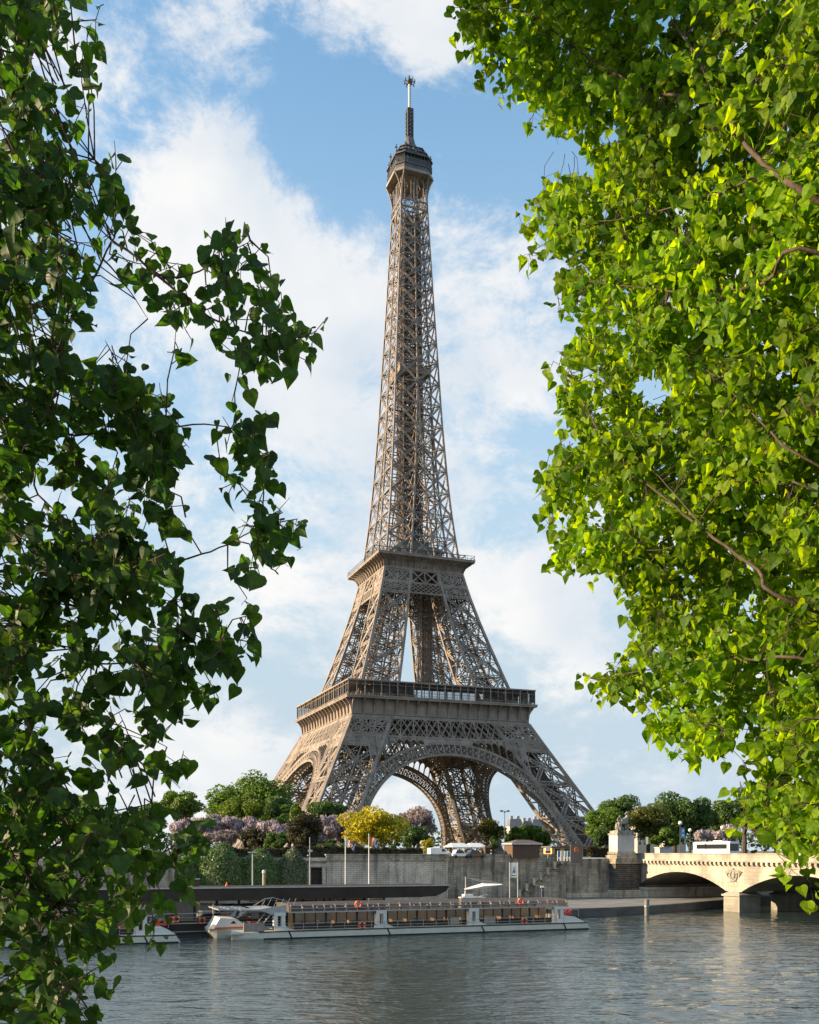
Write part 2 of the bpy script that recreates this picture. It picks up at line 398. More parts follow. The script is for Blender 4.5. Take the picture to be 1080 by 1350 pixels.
IRON = mat('brown painted iron', (.255, .208, .173), rough=.55, var=.28, scale=.3, spec=.35, detail=8)
IRON_D = mat('shade-dark inner iron', (.125, .10, .082), rough=.6, var=.25, scale=.4)  # inner members: shade within the lattice put into a darker iron colour
IRON_G = mat('grey cage iron', (.095, .095, .10), rough=.55, var=.25, scale=.6)
STEEL = mat('pale mast steel', (.55, .55, .54), rough=.4, var=.15, scale=1)
LIFT_RED = mat('faded ochre lift paint', (.30, .17, .07), rough=.5, var=.2, scale=.6)
GLASS_T = glassmat('gallery glass', (.82, .82, .80), -.03, .1)
GLASS_B = glassmat('bluish pavilion glass', (.55, .66, .68), .5)
GLASS = glassmat('cabin glass', (.62, .60, .55), .10)
GALIN = mat('gallery interior', (.20, .16, .12), rough=.7, var=.5, scale=.4)
DARKIN = mat('dark interior', (.045, .035, .028), rough=.8)
WOODIN = mat('warm wood lining', (.58, .37, .15), rough=.6, var=.4, scale=.5, stretch=(1, 1, .3))
WHITE = mat('white boat paint', (.72, .70, .64), rough=.35, var=.05, scale=.8, spec=.5)
CREAM = mat('cream hull paint', (.68, .65, .54), rough=.4, var=.07, scale=.7, spec=.5)
BLACK = mat('black rubber', (.015, .015, .015), rough=.55, var=.3)
CHAR = mat('charcoal painted steel', (.045, .036, .029), rough=.65, spec=.2, var=.2, scale=.5)
GREYM = mat('grey galvanised steel', (.42, .43, .43), rough=.4, var=.12, scale=2, metal=.3)
POLEW = mat('white pole paint', (.68, .68, .66), rough=.4, var=.05)
ORANGE = mat('orange lifebuoy plastic', (.80, .11, .02), rough=.45, var=.1)
RED = mat('red seat plastic', (.62, .06, .025), rough=.5, var=.15)
TANRIB = mat('varnished wooden rib', (.36, .29, .22), rough=.5, var=.2)
ROOFGL = veilmat('smoked roof glazing', (.17, .14, .125), .45)
WALLST = stone('weathered quay ashlar', (.37, .315, .235), (.53, .455, .35), (.16, .135, .105), 1.2, .52, .8, moff=.018, stain=(.44, .66))
WALLST2 = stone('pale quay ashlar', (.64, .55, .43), (.74, .645, .51), (.30, .255, .20), 1.25, .42, .75, moff=.03, stain=(.5, .74))
BRIDGEST = stone('pale bridge limestone', (.38, .345, .29), (.43, .39, .33), (.27, .24, .19), 1.6, .7, .7, dark=(.17, .135, .09), plane='yz', bump=.015, stain=(.46, .74), moff=.02)
RUSTIC = stone('rusticated dark stone', (.13, .115, .095), (.24, .215, .18), (.035, .03, .027), .75, .42, .4, moff=.06, plane='yz', bump=.12)
RUSTICX = stone('rusticated quoin stone', (.13, .115, .095), (.24, .215, .18), (.035, .03, .027), .75, .42, .4, moff=.06, plane='xz', bump=.12)
PIERST = stone('pier limestone', (.30, .275, .23), (.35, .325, .27), (.20, .18, .15), 1.5, .6, .45, dark=(.12, .11, .09), plane='xz', bump=.015)
PEDST = stone('white pedestal limestone', (.54, .525, .50), (.60, .58, .55), (.42, .41, .38), 1.3, .62, .25, dark=(.3, .29, .26), bump=.008)
CONC = mat('worn quay paving', (.19, .182, .168), rough=.85, var=.2, scale=.25, bump=.01, bscale=3)
EDGE = mat('dark kerb stone', (.10, .098, .09), rough=.7, var=.3, scale=.5, stretch=(.3, 1, 1))  # darker than the paving, mottled lengthwise
ASPH = mat('asphalt', (.055, .055, .055), rough=.9, var=.15, scale=.4)
GRND = mat('park ground', (.11, .11, .065), rough=.95, var=.15, scale=.2)
BRONZE = mat('weathered statue stone', (.24, .225, .20), rough=.75, var=.45, scale=2.2)
BARK = mat('grey brown bark', (.07, .045, .03), rough=.85, var=.4, scale=14, bump=.004, bscale=60, stretch=(1, 1, .35))
BARKM = mat('tree bark', (.075, .058, .042), rough=.9, var=.3, scale=3)
CARW = mat('white car paint', (.75, .75, .74), rough=.25, var=.02, spec=.5, coat=.5)
CARD = mat('dark car paint', (.03, .033, .04), rough=.25, var=.1, spec=.5, coat=.5)
CARGLASS = mat('tinted car glass', (.02, .022, .025), rough=.08, var=.1, spec=.6)
TYRE = mat('tyre rubber', (.02, .02, .02), rough=.8)
CANVAS = mat('white canvas', (.70, .70, .68), rough=.7, var=.06, scale=.8)
KIOSKW = mat('brown kiosk boarding', (.10, .056, .036), rough=.7, var=.3, scale=6, stretch=(3, 3, .1))
KROOF = mat('brown kiosk roof', (.14, .10, .085), rough=.7, var=.2, scale=2)
BLUEB = mat('blue banner cloth', (.06, .26, .55), rough=.7, var=.1)
WHITEB = mat('white banner cloth', (.72, .70, .67), rough=.7, var=.05)
FLAGB = mat('navy flag cloth', (.05, .07, .13), rough=.8, var=.2)
FLAGO = mat('orange flag cloth', (.72, .16, .04), rough=.8, var=.15)
LAMPGL = mat('milky lamp glass', (.75, .74, .70), rough=.3, var=.03)
POSTD = mat('dark lamp post paint', (.05, .05, .048), rough=.5, var=.2)
HAUSS = mat('far pale facade stone', (.50, .44, .36), rough=.9, var=.1, scale=.1)
SLATE = mat('far slate roof', (.13, .14, .16), rough=.7, var=.15, scale=.1)
FARWIN = mat('far window glass', (.05, .055, .065), rough=.2)
YELLOWW = mat('yellow booth paint', (.60, .42, .16), rough=.7, var=.1)  # plain yellow paint for the booth, counters and panels
WATER = watermat()
# ------------------------------------------------------------------ the iron tower
GZ = 10.83
TU, TV = ST * 405.0, CT * 405.0
_Z = [0, 48, 57.5, 63.5, 80, 92, 103, 111, 118, 135, 150, 175, 199, 227, 250, 267, 276]
_Wd = [62.5, 37.2, 32.7, 30.7, 25.3, 21.6, 18.5, 16.6, 15.3, 13.3, 11.9, 10.15, 8.9, 7.4, 6.3, 5.5, 5.2]
def tw(z): return float(np.interp(z, _Z, _Wd))
def tb(z): return float(np.interp(z, [0, 57.5, 111, 118, 190, 191], [16.0, 15.3, 10.6, 10.2, tw(190), tw(191)])) if z < 190 else tw(z)
def rotk(p, k):
    x, y, z = p
    for _ in range(k % 4): x, y = -y, x
    return (x, y, z)
def Fp(k, s, z, off=0.0): return rotk((s, -(tw(z) - off), z), k)
tower = thing('lattice_tower', 'tall brown iron lattice tower on four splayed legs standing behind the quay', 'tower', TU, TV, GZ)
def NF(k): return rotk((0, -1, 0.3), k)

def legbox(name, sxn, syn, levels, rail, d, t, tracks=True):
    """one raking box pillar: four rails, cross-braced faces, floors, and lift track inside"""
    mb = MB()
    def corner(i, z):
        o, n = tw(z), tw(z) - tb(z)
        a, b_ = ((o, o), (n, o), (n, n), (o, n))[i]
        return Vector((sxn * a, syn * b_, z))
    for i in range(4):
        for z0, z1 in zip(levels[:-1], levels[1:]):
            mb.bar(corner(i, z0), corner(i, z1), rail)
    for i in range(4):
        j = (i + 1) % 4
        nrm = (corner(j, levels[0]) - corner(i, levels[0])).cross(corner(i, levels[1]) - corner(i, levels[0]))
        for z0, z1 in zip(levels[:-1], levels[1:]):
            a0, a1, b0, b1 = corner(i, z0), corner(j, z0), corner(i, z1), corner(j, z1)
            mb.truss(a0, b1, d, nrm, t); mb.truss(a1, b0, d, nrm, t)
            mb.truss(b0, b1, d * 1.1, nrm, t)
            # secondary verticals, half-height ties and gussets
            m0, m1 = (a0 + a1) / 2, (b0 + b1) / 2
            mb.bar(m0, m1, t * .9)
            ml, mr_ = (a0 + b0) / 2, (a1 + b1) / 2
            mb.bar(ml, mr_, t * .8)
            c = (a0 + a1 + b0 + b1) / 4
            mb.bar(c - (a1 - a0).normalized() * .9, c + (a1 - a0).normalized() * .9, .35, 1.8)
            mb.bar(ml, m1, t * .5); mb.bar(mr_, m1, t * .5)
    for z in levels[1:]:
        cs = [corner(i, z) for i in range(4)]
        mb.truss(cs[0], cs[2], d * .8, (0, 0, 1), t * .8); mb.truss(cs[1], cs[3], d * .8, (0, 0, 1), t * .8)
        ms = [(cs[i] + cs[(i + 1) % 4]) / 2 for i in range(4)]
        for i in range(4): mb.bar(ms[i], ms[(i + 1) % 4], t * .8)
    o = mb.build(name, IRON, tower)
    if tracks:
        tm = MB()
        def cen(z, f, g):
            c = [corner(i, z) for i in range(4)]
            return c[0] * (1 - f) * (1 - g) + c[1] * f * (1 - g) + c[2] * f * g + c[3] * (1 - f) * g
        zz = np.arange(levels[0], levels[-1], 2.4)
        for (f, g) in ((.36, .36), (.64, .36), (.36, .64), (.64, .64)):
            tm.poly([cen(z, f, g) for z in (levels[0], (levels[0] + levels[-1]) / 2, levels[-1])], .42)
        for n_, z in enumerate(zz):
            a, b_, c_, e_ = cen(z, .36, .36), cen(z, .64, .36), cen(z, .64, .64), cen(z, .36, .64)
            for p, q in ((a, b_), (b_, c_), (c_, e_), (e_, a)): tm.bar(p, q, .22)
            z2 = min(z + 2.4, levels[-1])
            p, q = (a, cen(z2, .64, .36)) if n_ % 2 else (b_, cen(z2, .36, .36))
            tm.bar(p, q, .2)
            p, q = (e_, cen(z2, .64, .64)) if n_ % 2 else (c_, cen(z2, .36, .64))
            tm.bar(p, q, .2)
            # zigzag stair flights beside the track
            r0, r1 = (.15, .85) if n_ % 2 else (.85, .15)
            tm.bar(cen(z, r0, .2), cen(z2, r1, .2), .5, .22); tm.bar(cen(z, .8, r0), cen(z2, .8, r1), .5, .22)
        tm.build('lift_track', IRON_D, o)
    return o

QUADS = ((-1, -1), (1, -1), (1, 1), (-1, 1))
for (a, b_) in QUADS:
    legbox('pillar', a, b_, [1.2, 13, 26.5, 39.6, 43, 50], 1.25, 1.35, .42)
for (a, b_) in QUADS:
    legbox('upper_pillar', a, b_, [57.5, 69.5, 81, 92, 102, 106.3, 111.5], .95, .95, .32)
for (a, b_) in QUADS:       # masonry feet
    for (p, q) in ((0, 0), (1, 0), (1, 1), (0, 1)):
        f = MB()
        x, y = a * (62.5 - 16 * p), b_ * (62.5 - 16 * q)
        f.frustum(x, y, -1.0, 1.6, 3.6, 3.6, 2.1, 2.1)
        f.build('footing', PIERST, tower)

# ---- the four arches and the spandrel arcade above each
def ell(t, a, h): return (a * math.cos(t), h * math.sin(t) - 1.0)
for k in range(4):
    mb = MB(); N = 56
    ins = [ell(math.pi * i / N, 40.0, 37.6) for i in range(N + 1)]
    out = [ell(math.pi * i / N, 44.4, 41.9) for i in range(N + 1)]
    def clip(p):
        lim = tw(p[1]) - tb(p[1]) + .3
        return (max(-lim, min(lim, p[0])), p[1])
    out = [clip(p) for p in out]
    for off, wd in ((0.0, .75), (4.2, .55)):
        I = [Fp(k, s, max(z, .8), off) for s, z in ins]; O = [Fp(k, s, max(z, .8), off) for s, z in out]
        mb.poly(I, wd, .9); mb.poly(O, wd, .9)
        J = [tuple(np.array(I[i]) * .78 + np.array(O[i]) * .22) for i in range(N + 1)]
        K = [tuple(np.array(I[i]) * .22 + np.array(O[i]) * .78) for i in range(N + 1)]
        mb.poly(J, .16); mb.poly(K, .16)
        for i in range(1, N):
            mb.bar(I[i], O[i], .42)
            # little looped ornament in each cell
            if i < N - 1:
                mb.bar(J[i], K[i + 1], .2); mb.bar(J[i + 1], K[i], .2)
                c0 = tuple((np.array(J[i]) + np.array(J[i + 1]) + np.array(K[i]) + np.array(K[i + 1])) / 4)
                mb.bar(tuple(np.array(c0) - np.array((0, 0, .55))), tuple(np.array(c0) + np.array((0, 0, .55))), .8, .8)
    # soffit lattice between the two ribs
    for src in (ins, out):
        A = [Fp(k, s, max(z, .8), 0) for s, z in src]; B = [Fp(k, s, max(z, .8), 4.2) for s, z in src]
        for i in range(N):
            mb.bar(A[i], B[i], .3)
            mb.bar(A[i], B[i + 1], .2); mb.bar(B[i], A[i + 1], .2)
    arch = mb.build('arch', IRON, tower)
    # arcade: posts, round heads and the plate above
    ar = MB(); zt = 42.9
    def zout(s): return 41.9 * math.sqrt(max(0, 1 - (s / 44.4) ** 2)) - 1
    st = 2.75; cells = []
    s = 9.5
    while s < 31.0: cells.append((s, s + st)); s += st
    for sg in (-1, 1):
        for (s0, s1) in cells:
            r = (s1 - s0) / 2 - .32; cx_ = (s0 + s1) / 2
            lim = tw(40) - tb(40) + .5
            top = min(zt - .5, zout(cx_) + 6.2)
            zc = top - r - .35
            zb = zout(s1) - .2
            if zc < zb + .2: zc = zb + .2
            ar.bar(Fp(k, sg * s0, zout(s0) - .3), Fp(k, sg * s0, zt), .5)
            ar.bar(Fp(k, sg * s1, zout(s1) - .3), Fp(k, sg * s1, zt), .5)
            n = 8
            pts = [(cx_ + r * math.cos(math.pi * i / n), zc + r * math.sin(math.pi * i / n)) for i in range(n + 1)]
            vs = []; fs = []
            for (x, z) in pts: vs += [Fp(k, sg * x, z, -.05), Fp(k, sg * x, zt, -.05)]
            for i in range(n): fs.append((2 * i, 2 * i + 1, 2 * i + 3, 2 * i + 2))
            ar.add(vs, fs)
            ar.poly([Fp(k, sg * x, z, -.1) for x, z in pts], .28, .5)
            for sd in (s0, s1):
                e = r + .32 - .25
                ar.add([Fp(k, sg * (cx_ + (1 if sd == s1 else -1) * r), zc, -.05), Fp(k, sg * (cx_ + (1 if sd == s1 else -1) * r), zt, -.05), Fp(k, sg * sd, zt, -.05), Fp(k, sg * sd, zc, -.05)], [(0, 1, 2, 3)])
    # closed plate over the crown
    vs = []; fs = []
    for i in range(21):
        s = -9.5 + 19 * i / 20
        vs += [Fp(k, s, zout(s), -.05), Fp(k, s, zt, -.05)]
    for i in range(20): fs.append((2 * i, 2 * i + 2, 2 * i + 3, 2 * i + 1))
    ar.add(vs, fs)
    ar.build('arcade', IRON, arch)

# ---- first girder: fine lattice band at the legs, tall crossed band right across
for k in range(4):
    mb = MB()
    z0, z1, z2 = 39.6, 42.8, 50.2
    for z, wd in ((z1, .85), (z2, .9)):
        mb.bar(Fp(k, -tw(z), z), Fp(k, tw(z), z), .7, wd)
    for sg in (-1, 1):
        a, b_ = tw(z0) - tb(z0), tw(z0)
        mb.bar(Fp(k, sg * a, z0), Fp(k, sg * b_, z0), .6, .7)
        n = 9
        for row in range(2):
            za, zb = z0 + (z1 - z0) * row / 2, z0 + (z1 - z0) * (row + 1) / 2
            for i in range(n):
                f0, f1 = i / n, (i + 1) / n
                def SS(f, z): return sg * (tw(z) - tb(z) + tb(z) * f)
                mb.bar(Fp(k, SS(f0, za), za), Fp(k, SS(f1, zb), zb), .3); mb.bar(Fp(k, SS(f1, za), za), Fp(k, SS(f0, zb), zb), .3)
    M = 15
    for i in range(M + 1):
        f = -1 + 2 * i / M
        mb.bar(Fp(k, f * tw(z1), z1), Fp(k, f * tw(z2), z2), .42)
        if i < M:
            g = -1 + 2 * (i + 1) / M; h_ = (f + g) / 2
            mb.bar(Fp(k, f * tw(z1), z1), Fp(k, g * tw(z2), z2), .42); mb.bar(Fp(k, g * tw(z1), z1), Fp(k, f * tw(z2), z2), .42)
            zm = (z1 + z2) / 2
            mb.bar(Fp(k, f * tw(zm), zm), Fp(k, h_ * tw(z2), z2), .28); mb.bar(Fp(k, h_ * tw(z2), z2), Fp(k, g * tw(zm), zm), .28)
            mb.bar(Fp(k, f * tw(zm), zm), Fp(k, h_ * tw(z1), z1), .28); mb.bar(Fp(k, h_ * tw(z1), z1), Fp(k, g * tw(zm), zm), .28)
    # inner leaf of the box girder
    for off in (5.0, 13.0):
        for i in range(M):
            f, g = -1 + 2 * i / M, -1 + 2 * (i + 1) / M
            a0 = tw(z1) - off; a1 = tw(z2) - off
            mb.bar(Fp(k, f * a0, z1, off), Fp(k, g * a1, z2, off), .5); mb.bar(Fp(k, g * a0, z1, off), Fp(k, f * a1, z2, off), .5)
            mb.bar(Fp(k, f * tw(z1), z1, 0), Fp(k, f * a0, z1, off), .3)
            mb.bar(Fp(k, f * a0, z1, off), Fp(k, g * (tw(z1) - off + 5), z1, off - 5), .3)
        mb.bar(Fp(k, -a0, z1, off), Fp(k, a0, z1, off), .6); mb.bar(Fp(k, -a1, z2, off), Fp(k, a1, z2, off), .6)
    mb.build('lattice_girder', IRON, tower)

# ---- first floor
def ring(mb, ho, hi, z0, z1):
    for k in range(4):
        p = [rotk(q, k) for q in ((-ho, -ho, z0), (ho, -ho, z0), (hi, -hi, z0), (-hi, -hi, z0), (-ho, -ho, z1), (ho, -ho, z1), (hi, -hi, z1), (-hi, -hi, z1))]
        mb.add(p, [(0, 3, 2, 1), (4, 5, 6, 7), (0, 1, 5, 4), (2, 3, 7, 6)])
pl = MB()
ring(pl, 35.3, 14.0, 50.6, 51.4)            # floor
for k in range(4):                            # wall behind the consoles
    pl.add([rotk((-35.6, -35.6, 50.2), k), rotk((35.6, -35.6, 50.2), k), rotk((36.0, -36.0, 56.7), k), rotk((-36.0, -36.0, 56.7), k)], [(0, 1, 2, 3)])
    pl.bar(rotk((-35.9, -35.9, 51.4), k), rotk((35.9, -35.9, 51.4), k), .3, .4)
    pl.bar(rotk((-36.1, -36.1, 50.5), k), rotk((36.1, -36.1, 50.5), k), .6, .7)
ring(pl, 38.6, 30.0, 56.7, 57.3)
ring(pl, 38.75, 38.2, 57.3, 57.75)
floor1 = pl.build('first_floor', IRON, tower)
NC = 17
for k in range(4):
    for i in range(NC + (k == 0) * 0 + 1):
        cs = MB()
        s = -35.9 + 71.8 * i / NC
        prof = [(35.75, 50.4), (36.15, 50.4), (36.3, 52.2), (36.6, 54.0), (37.5, 55.4), (38.3, 56.3), (38.4, 56.7), (35.9, 56.7)]
        vs = [rotk((s - .2, -h, z), k) for h, z in prof] + [rotk((s + .2, -h, z), k) for h, z in prof]
        n = len(prof)
        cs.add(vs, [tuple(range(n)), tuple(range(2 * n - 1, n - 1, -1))] + [(j, j + n, (j + 1) % n + n, (j + 1) % n) for j in range(n)])
        c = rotk((s, -37.5, 56.0), k); cs.sphere(c, .42, 8, 6)
        cs.build('console', IRON, floor1)
gal = MB()
for k in range(4):
    n = 24
    for i in range(n + 1):
        s = -37.8 + 75.6 * i / n
        big = i % 2 == 0
        gal.bar(rotk((s, -37.8, 57.3), k), rotk((s, -37.8, 63.0), k), .42 if big else .24)
    for z, w_ in ((58.6, .16), (58.0, .1), (61.9, .14)): gal.bar(rotk((-37.8, -37.8, z), k), rotk((37.8, -37.8, z), k), w_)
    for i in range(60):
        s = -37.8 + 75.6 * i / 60
        gal.bar(rotk((s, -37.8, 57.4), k), rotk((s, -37.8, 58.6), k), .07)
gallery = gal.build('gallery_frame', IRON, floor1)
gr = MB(); ring(gr, 38.2, 30.5, 63.0, 63.5); gr.build('gallery_roof', IRON, floor1)
gg = MB()
for k in range(4):
    for i in range(17):
        if k == 0 and i in (6, 7): continue
        s0 = -37.8 + 75.6 * i / 17 + .2; s1 = -37.8 + 75.6 * (i + 1) / 17 - .2
        gg.add([rotk((s0, -37.6, 58.7), k), rotk((s1, -37.6, 58.7), k), rotk((s1, -37.6, 62.9), k), rotk((s0, -37.6, 62.9), k)], [(0, 1, 2, 3)])
gg.build('gallery_glass', GLASS_T, floor1)
pv = MB()
ring(pv, 30.6, 29.9, 57.3, 62.9)
pv.box(-27, 27, -30, -19, 57.4, 63.4); pv.box(-30, -19, -18, 24, 57.4, 62.8); pv.box(19, 30, -18, 24, 57.4, 62.8); pv.box(-24, 24, 19, 30, 57.4, 63)
pv.build('restaurant', GALIN, floor1)
pg = MB()
for i in range(9):
    s0 = -9.8 + i * 3.25
    pg.box(s0, s0 + 3.05, -31.3, -31.0, 57.6, 62.6)
pg.build('pavilion_window', GLASS_B, floor1)
for i in range(14):
    s0 = -34 + i * 1.7
    if rnd.random() < .6:
        pf = MB(); pf.box(s0, s0 + .9 + rnd.random() * .6, -35.2, -34.5 + rnd.random(), 57.4, 58.8 + rnd.random() * 1.6)
        pf.build('terrace_counter', LIFT_RED, floor1)
# under-floor joists
jo = MB()
for i in range(-6, 7):
    s = i * 5.4
    if abs(s) > 13.9:
        jo.truss((s, -35, 49.8), (s, 35, 49.8), 1.4, (1, 0, 0), .35); jo.truss((-35, s, 49.6), (35, s, 49.6), 1.4, (0, 1, 0), .35)
    else:
        for sg in (-1, 1):
            jo.truss((s, sg * 14, 49.8), (s, sg * 35, 49.8), 1.4, (1, 0, 0), .35); jo.truss((sg * 14, s, 49.6), (sg * 35, s, 49.6), 1.4, (0, 1, 0), .35)
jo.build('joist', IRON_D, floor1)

# ---- second girder and floor
for k in range(4):
    mb = MB()
    z0, z1, z2 = 102.2, 106.3, 111.6
    for z, wd in ((z0, .6), (z1, .6), (z2, .7)): mb.bar(Fp(k, -tw(z), z), Fp(k, tw(z), z), .5, wd)
    n = 17
    for row in range(3):
        za, zb = z0 + (z1 - z0) * row / 3, z0 + (z1 - z0) * (row + 1) / 3
        for i in range(n):
            f, g = -1 + 2 * i / n, -1 + 2 * (i + 1) / n
            mb.bar(Fp(k, f * tw(za), za), Fp(k, g * tw(zb), zb), .25); mb.bar(Fp(k, g * tw(za), za), Fp(k, f * tw(zb), zb), .25)
    n = 6
    for i in range(n):
        f, g = -1 + 2 * i / n, -1 + 2 * (i + 1) / n
        mb.bar(Fp(k, f * tw(z1), z1), Fp(k, g * tw(z2), z2), .5); mb.bar(Fp(k, g * tw(z1), z1), Fp(k, f * tw(z2), z2), .5)
        mb.bar(Fp(k, f * tw(z1), z1), Fp(k, f * tw(z2), z2), .5 if i % 2 else .75)
        for off in (4.0, 9.0):
            a0, a1 = tw(z1) - off, tw(z2) - off
            mb.bar(Fp(k, f * a0, z1, off), Fp(k, g * a1, z2, off), .45); mb.bar(Fp(k, g * a0, z1, off), Fp(k, f * a1, z2, off), .45)
            mb.bar(Fp(k, f * a0, z0, off), Fp(k, g * a0, z1, off), .4); mb.bar(Fp(k, f * tw(z0), z0), Fp(k, f * a0, z0, off), .3)
    mb.build('upper_girder', IRON, tower)
p2 = MB()
ring(p2, 16.6, 4.5, 111.8, 112.4)
prof2 = [(16.5, 111.7), (16.75, 113.0), (17.5, 114.6), (18.8, 115.6), (20.0, 116.0)]
for k in range(4):
    for (h0, z0), (h1, z1) in zip(prof2[:-1], prof2[1:]):
        c0, c1 = h0 - (h0 - 16.5) * .0, h1
        p2.add([rotk((-c0, -h0 + .35, z0), k), rotk((c0, -h0 + .35, z0), k), rotk((c1, -h1 + .35, z1), k), rotk((-c1, -h1 + .35, z1), k)], [(0, 1, 2, 3)])
    p2.bar(rotk((-16.7, -16.7, 111.9), k), rotk((16.7, -16.7, 111.9), k), .5, .6)
ring(p2, 20.4, 10.0, 116.0, 116.7)
ring(p2, 20.5, 20.1, 116.7, 117.0)
floor2 = p2.build('second_floor', IRON, tower)
for k in range(4):
    for i in range(14):
        c2 = MB()
        f = -1 + 2 * i / 13
        pts = [rotk((f * h, -h, z), k) for h, z in prof2]
        c2.poly(pts, .42, .7)
        c2.build('console', IRON, floor2)
r2 = MB()
for k in range(4):
    for i in range(27):
        s = -20.2 + 40.4 * i / 26
        r2.bar(rotk((s, -20.3, 116.8), k), rotk((s, -20.3, 118.6), k), .09)
    for z in (117.6, 118.6): r2.bar(rotk((-20.3, -20.3, z), k), rotk((20.3, -20.3, z), k), .12)
    r2.bar(rotk((-17.5, -17.5, 119.4), k), rotk((17.5, -17.5, 119.4), k), .2, .3)
    for i in range(14):
        s = -17.5 + 35 * i / 13; r2.bar(rotk((s, -17.5, 116.8), k), rotk((s, -17.5, 119.4), k), .14)
r2.build('railing', IRON_G, floor2)
k2 = MB(); k2.box(-10, 10, -11, 11, 116.8, 121.5); k2.frustum(0, 0, 121.5, 124.2, 11.2, 12.2, 8.0, 9.0); k2.box(-6, 6, -6, 6, 124, 127)
k2.build('pavilion', mat('grey green pavilion roof', (.11, .13, .12), rough=.5, var=.3, scale=.5), floor2)

# ---- the tapering shaft
zs = [117.0]
while zs[-1] < 259:
    z = zs[-1]; s_ = tb(z); zs.append(z + max(5.4, s_ * .93))
zs[-1] = 262.0
sh = MB()
for k in range(4):
    for z0, z1 in zip(zs[:-1], zs[1:]):
        w0, w1 = tw(z0), tw(z1); g0, g1 = max(0, w0 - tb(z0)), max(0, w1 - tb(z1))
        rs = .72 - .22 * (z0 - 117) / 145
        d = .75 - .2 * (z0 - 117) / 145; t = .2
        nrm = NF(k)
        sh.bar(Fp(k, -w0, z0), Fp(k, -w1, z1), rs)
        for sg in ((-1, 1) if g0 > .25 else (1,)):
            sh.bar(Fp(k, sg * g0, z0), Fp(k, sg * g1, z1), rs * .9)
        sh.truss(Fp(k, -w1, z1), Fp(k, w1, z1), .5, nrm, .18)
        for sg in (-1, 1):
            a0, a1, b0, b1 = Fp(k, sg * w0, z0), Fp(k, sg * g0, z0), Fp(k, sg * w1, z1), Fp(k, sg * g1, z1)
            sh.truss(a0, b1, d, nrm, t); sh.truss(a1, b0, d, nrm, t)
            c = [(p + q + r + s) / 4 for p, q, r, s in zip(a0, a1, b0, b1)]
            e = rotk((.55, 0, 0), k)
            sh.bar([p - q for p, q in zip(c, e)], [p + q for p, q in zip(c, e)], .3, 1.1)
            e = rotk((.5, 0, 0), k)
            sh.bar([p - q for p, q in zip(b1, e)], [p + q for p, q in zip(b1, e)], .35, 1.4)
            # inner side of the merging leg
            if z0 < 190:
                i0, i1 = Fp(k, sg * g0, z0, tb(z0)), Fp(k, sg * g1, z1, tb(z1))
                sh.bar(i0, i1, .5)
                sh.bar(a1, i1, .32); sh.bar(i0, b1, .32); sh.bar(b1, i1, .3)
        if g0 > 1.2:
            a0, a1, b0, b1 = Fp(k, -g0, z0), Fp(k, g0, z0), Fp(k, -g1, z1), Fp(k, g1, z1)
            sh.bar(a0, b1, .25); sh.bar(a1, b0, .25)
        # thin wind bracing one plane further in
        if z0 >= 150:
            o = 2.2
            sh.bar(Fp(k, -(w0 - o), z0, o), Fp(k, w1 - o, z1, o), .22); sh.bar(Fp(k, w0 - o, z0, o), Fp(k, -(w1 - o), z1, o), .22)
        if k == 0:
            c4 = [Fp(q, -w1, z1) for q in range(4)]
            sh.truss(c4[0], c4[2], .6, (0, 0, 1), .2); sh.truss(c4[1], c4[3], .6, (0, 0, 1), .2)
shaft = sh.build('shaft', IRON, tower)
# lift and stair core up the middle
co = MB()
def cw(z): return float(np.interp(z, [57, 112, 117, 200, 262], [2.3, 2.3, 4.1, 3.9, 3.3]))
def core(z0, z1, cx_, cy_, col):
    z = z0; i = 0
    while z < z1 - .5:
        zn = min(z1, z + 2.6); a, b_ = cw(z), cw(zn)
        for k in range(4):
            P = [rotk(q, k) for q in ((-a, -a, z), (a, -a, z), (0, -a, z), (-b_, -b_, zn), (b_, -b_, zn), (0, -b_, zn), (-a * .5, -a, z), (a * .5, -a, z), (-b_ * .5, -b_, zn), (b_ * .5, -b_, zn))]
            P = [(p[0] + cx_, p[1] + cy_, p[2]) for p in P]
            col.bar(P[0], P[3], .42); col.bar(P[2], P[5], .36); col.bar(P[6], P[8], .22); col.bar(P[7], P[9], .22)
            col.bar(P[3], P[4], .3); col.bar(P[0], P[5], .24); col.bar(P[2], P[3], .24); col.bar(P[1], P[5], .24); col.bar(P[2], P[4], .24)
        f = -1 if i % 2 else 1
        for e in (-.55, .2): col.bar((cx_ - f * a * .8, cy_ + a * e, z), (cx_ + f * a * .8, cy_ + a * e, zn), 1.1, .3)
        col.bar((cx_ + a * .5 * f, cy_ - a * .8, z), (cx_ + a * .5 * f, cy_ + a * .8, zn), .9, .25)
        z = zn; i += 1
core(117, 262, 0, 0, co)
for z in (140, 171, 214, 238): co.box(-2.4, -.2, -2.4, 2.2, z, z + 3.6)
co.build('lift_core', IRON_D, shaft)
co = MB(); core(57.5, 111, 8.8, 5.0, co); co.build('stair_column', IRON, tower)
ip = MB(); ring(ip, 6.6, 4.3, 194.8, 195.3); ring(ip, 6.6, 6.35, 195.3, 197.4)
ring(ip, 6.9, 6.3, 197.4, 197.8)
ip.build('halfway_platform', IRON, shaft)

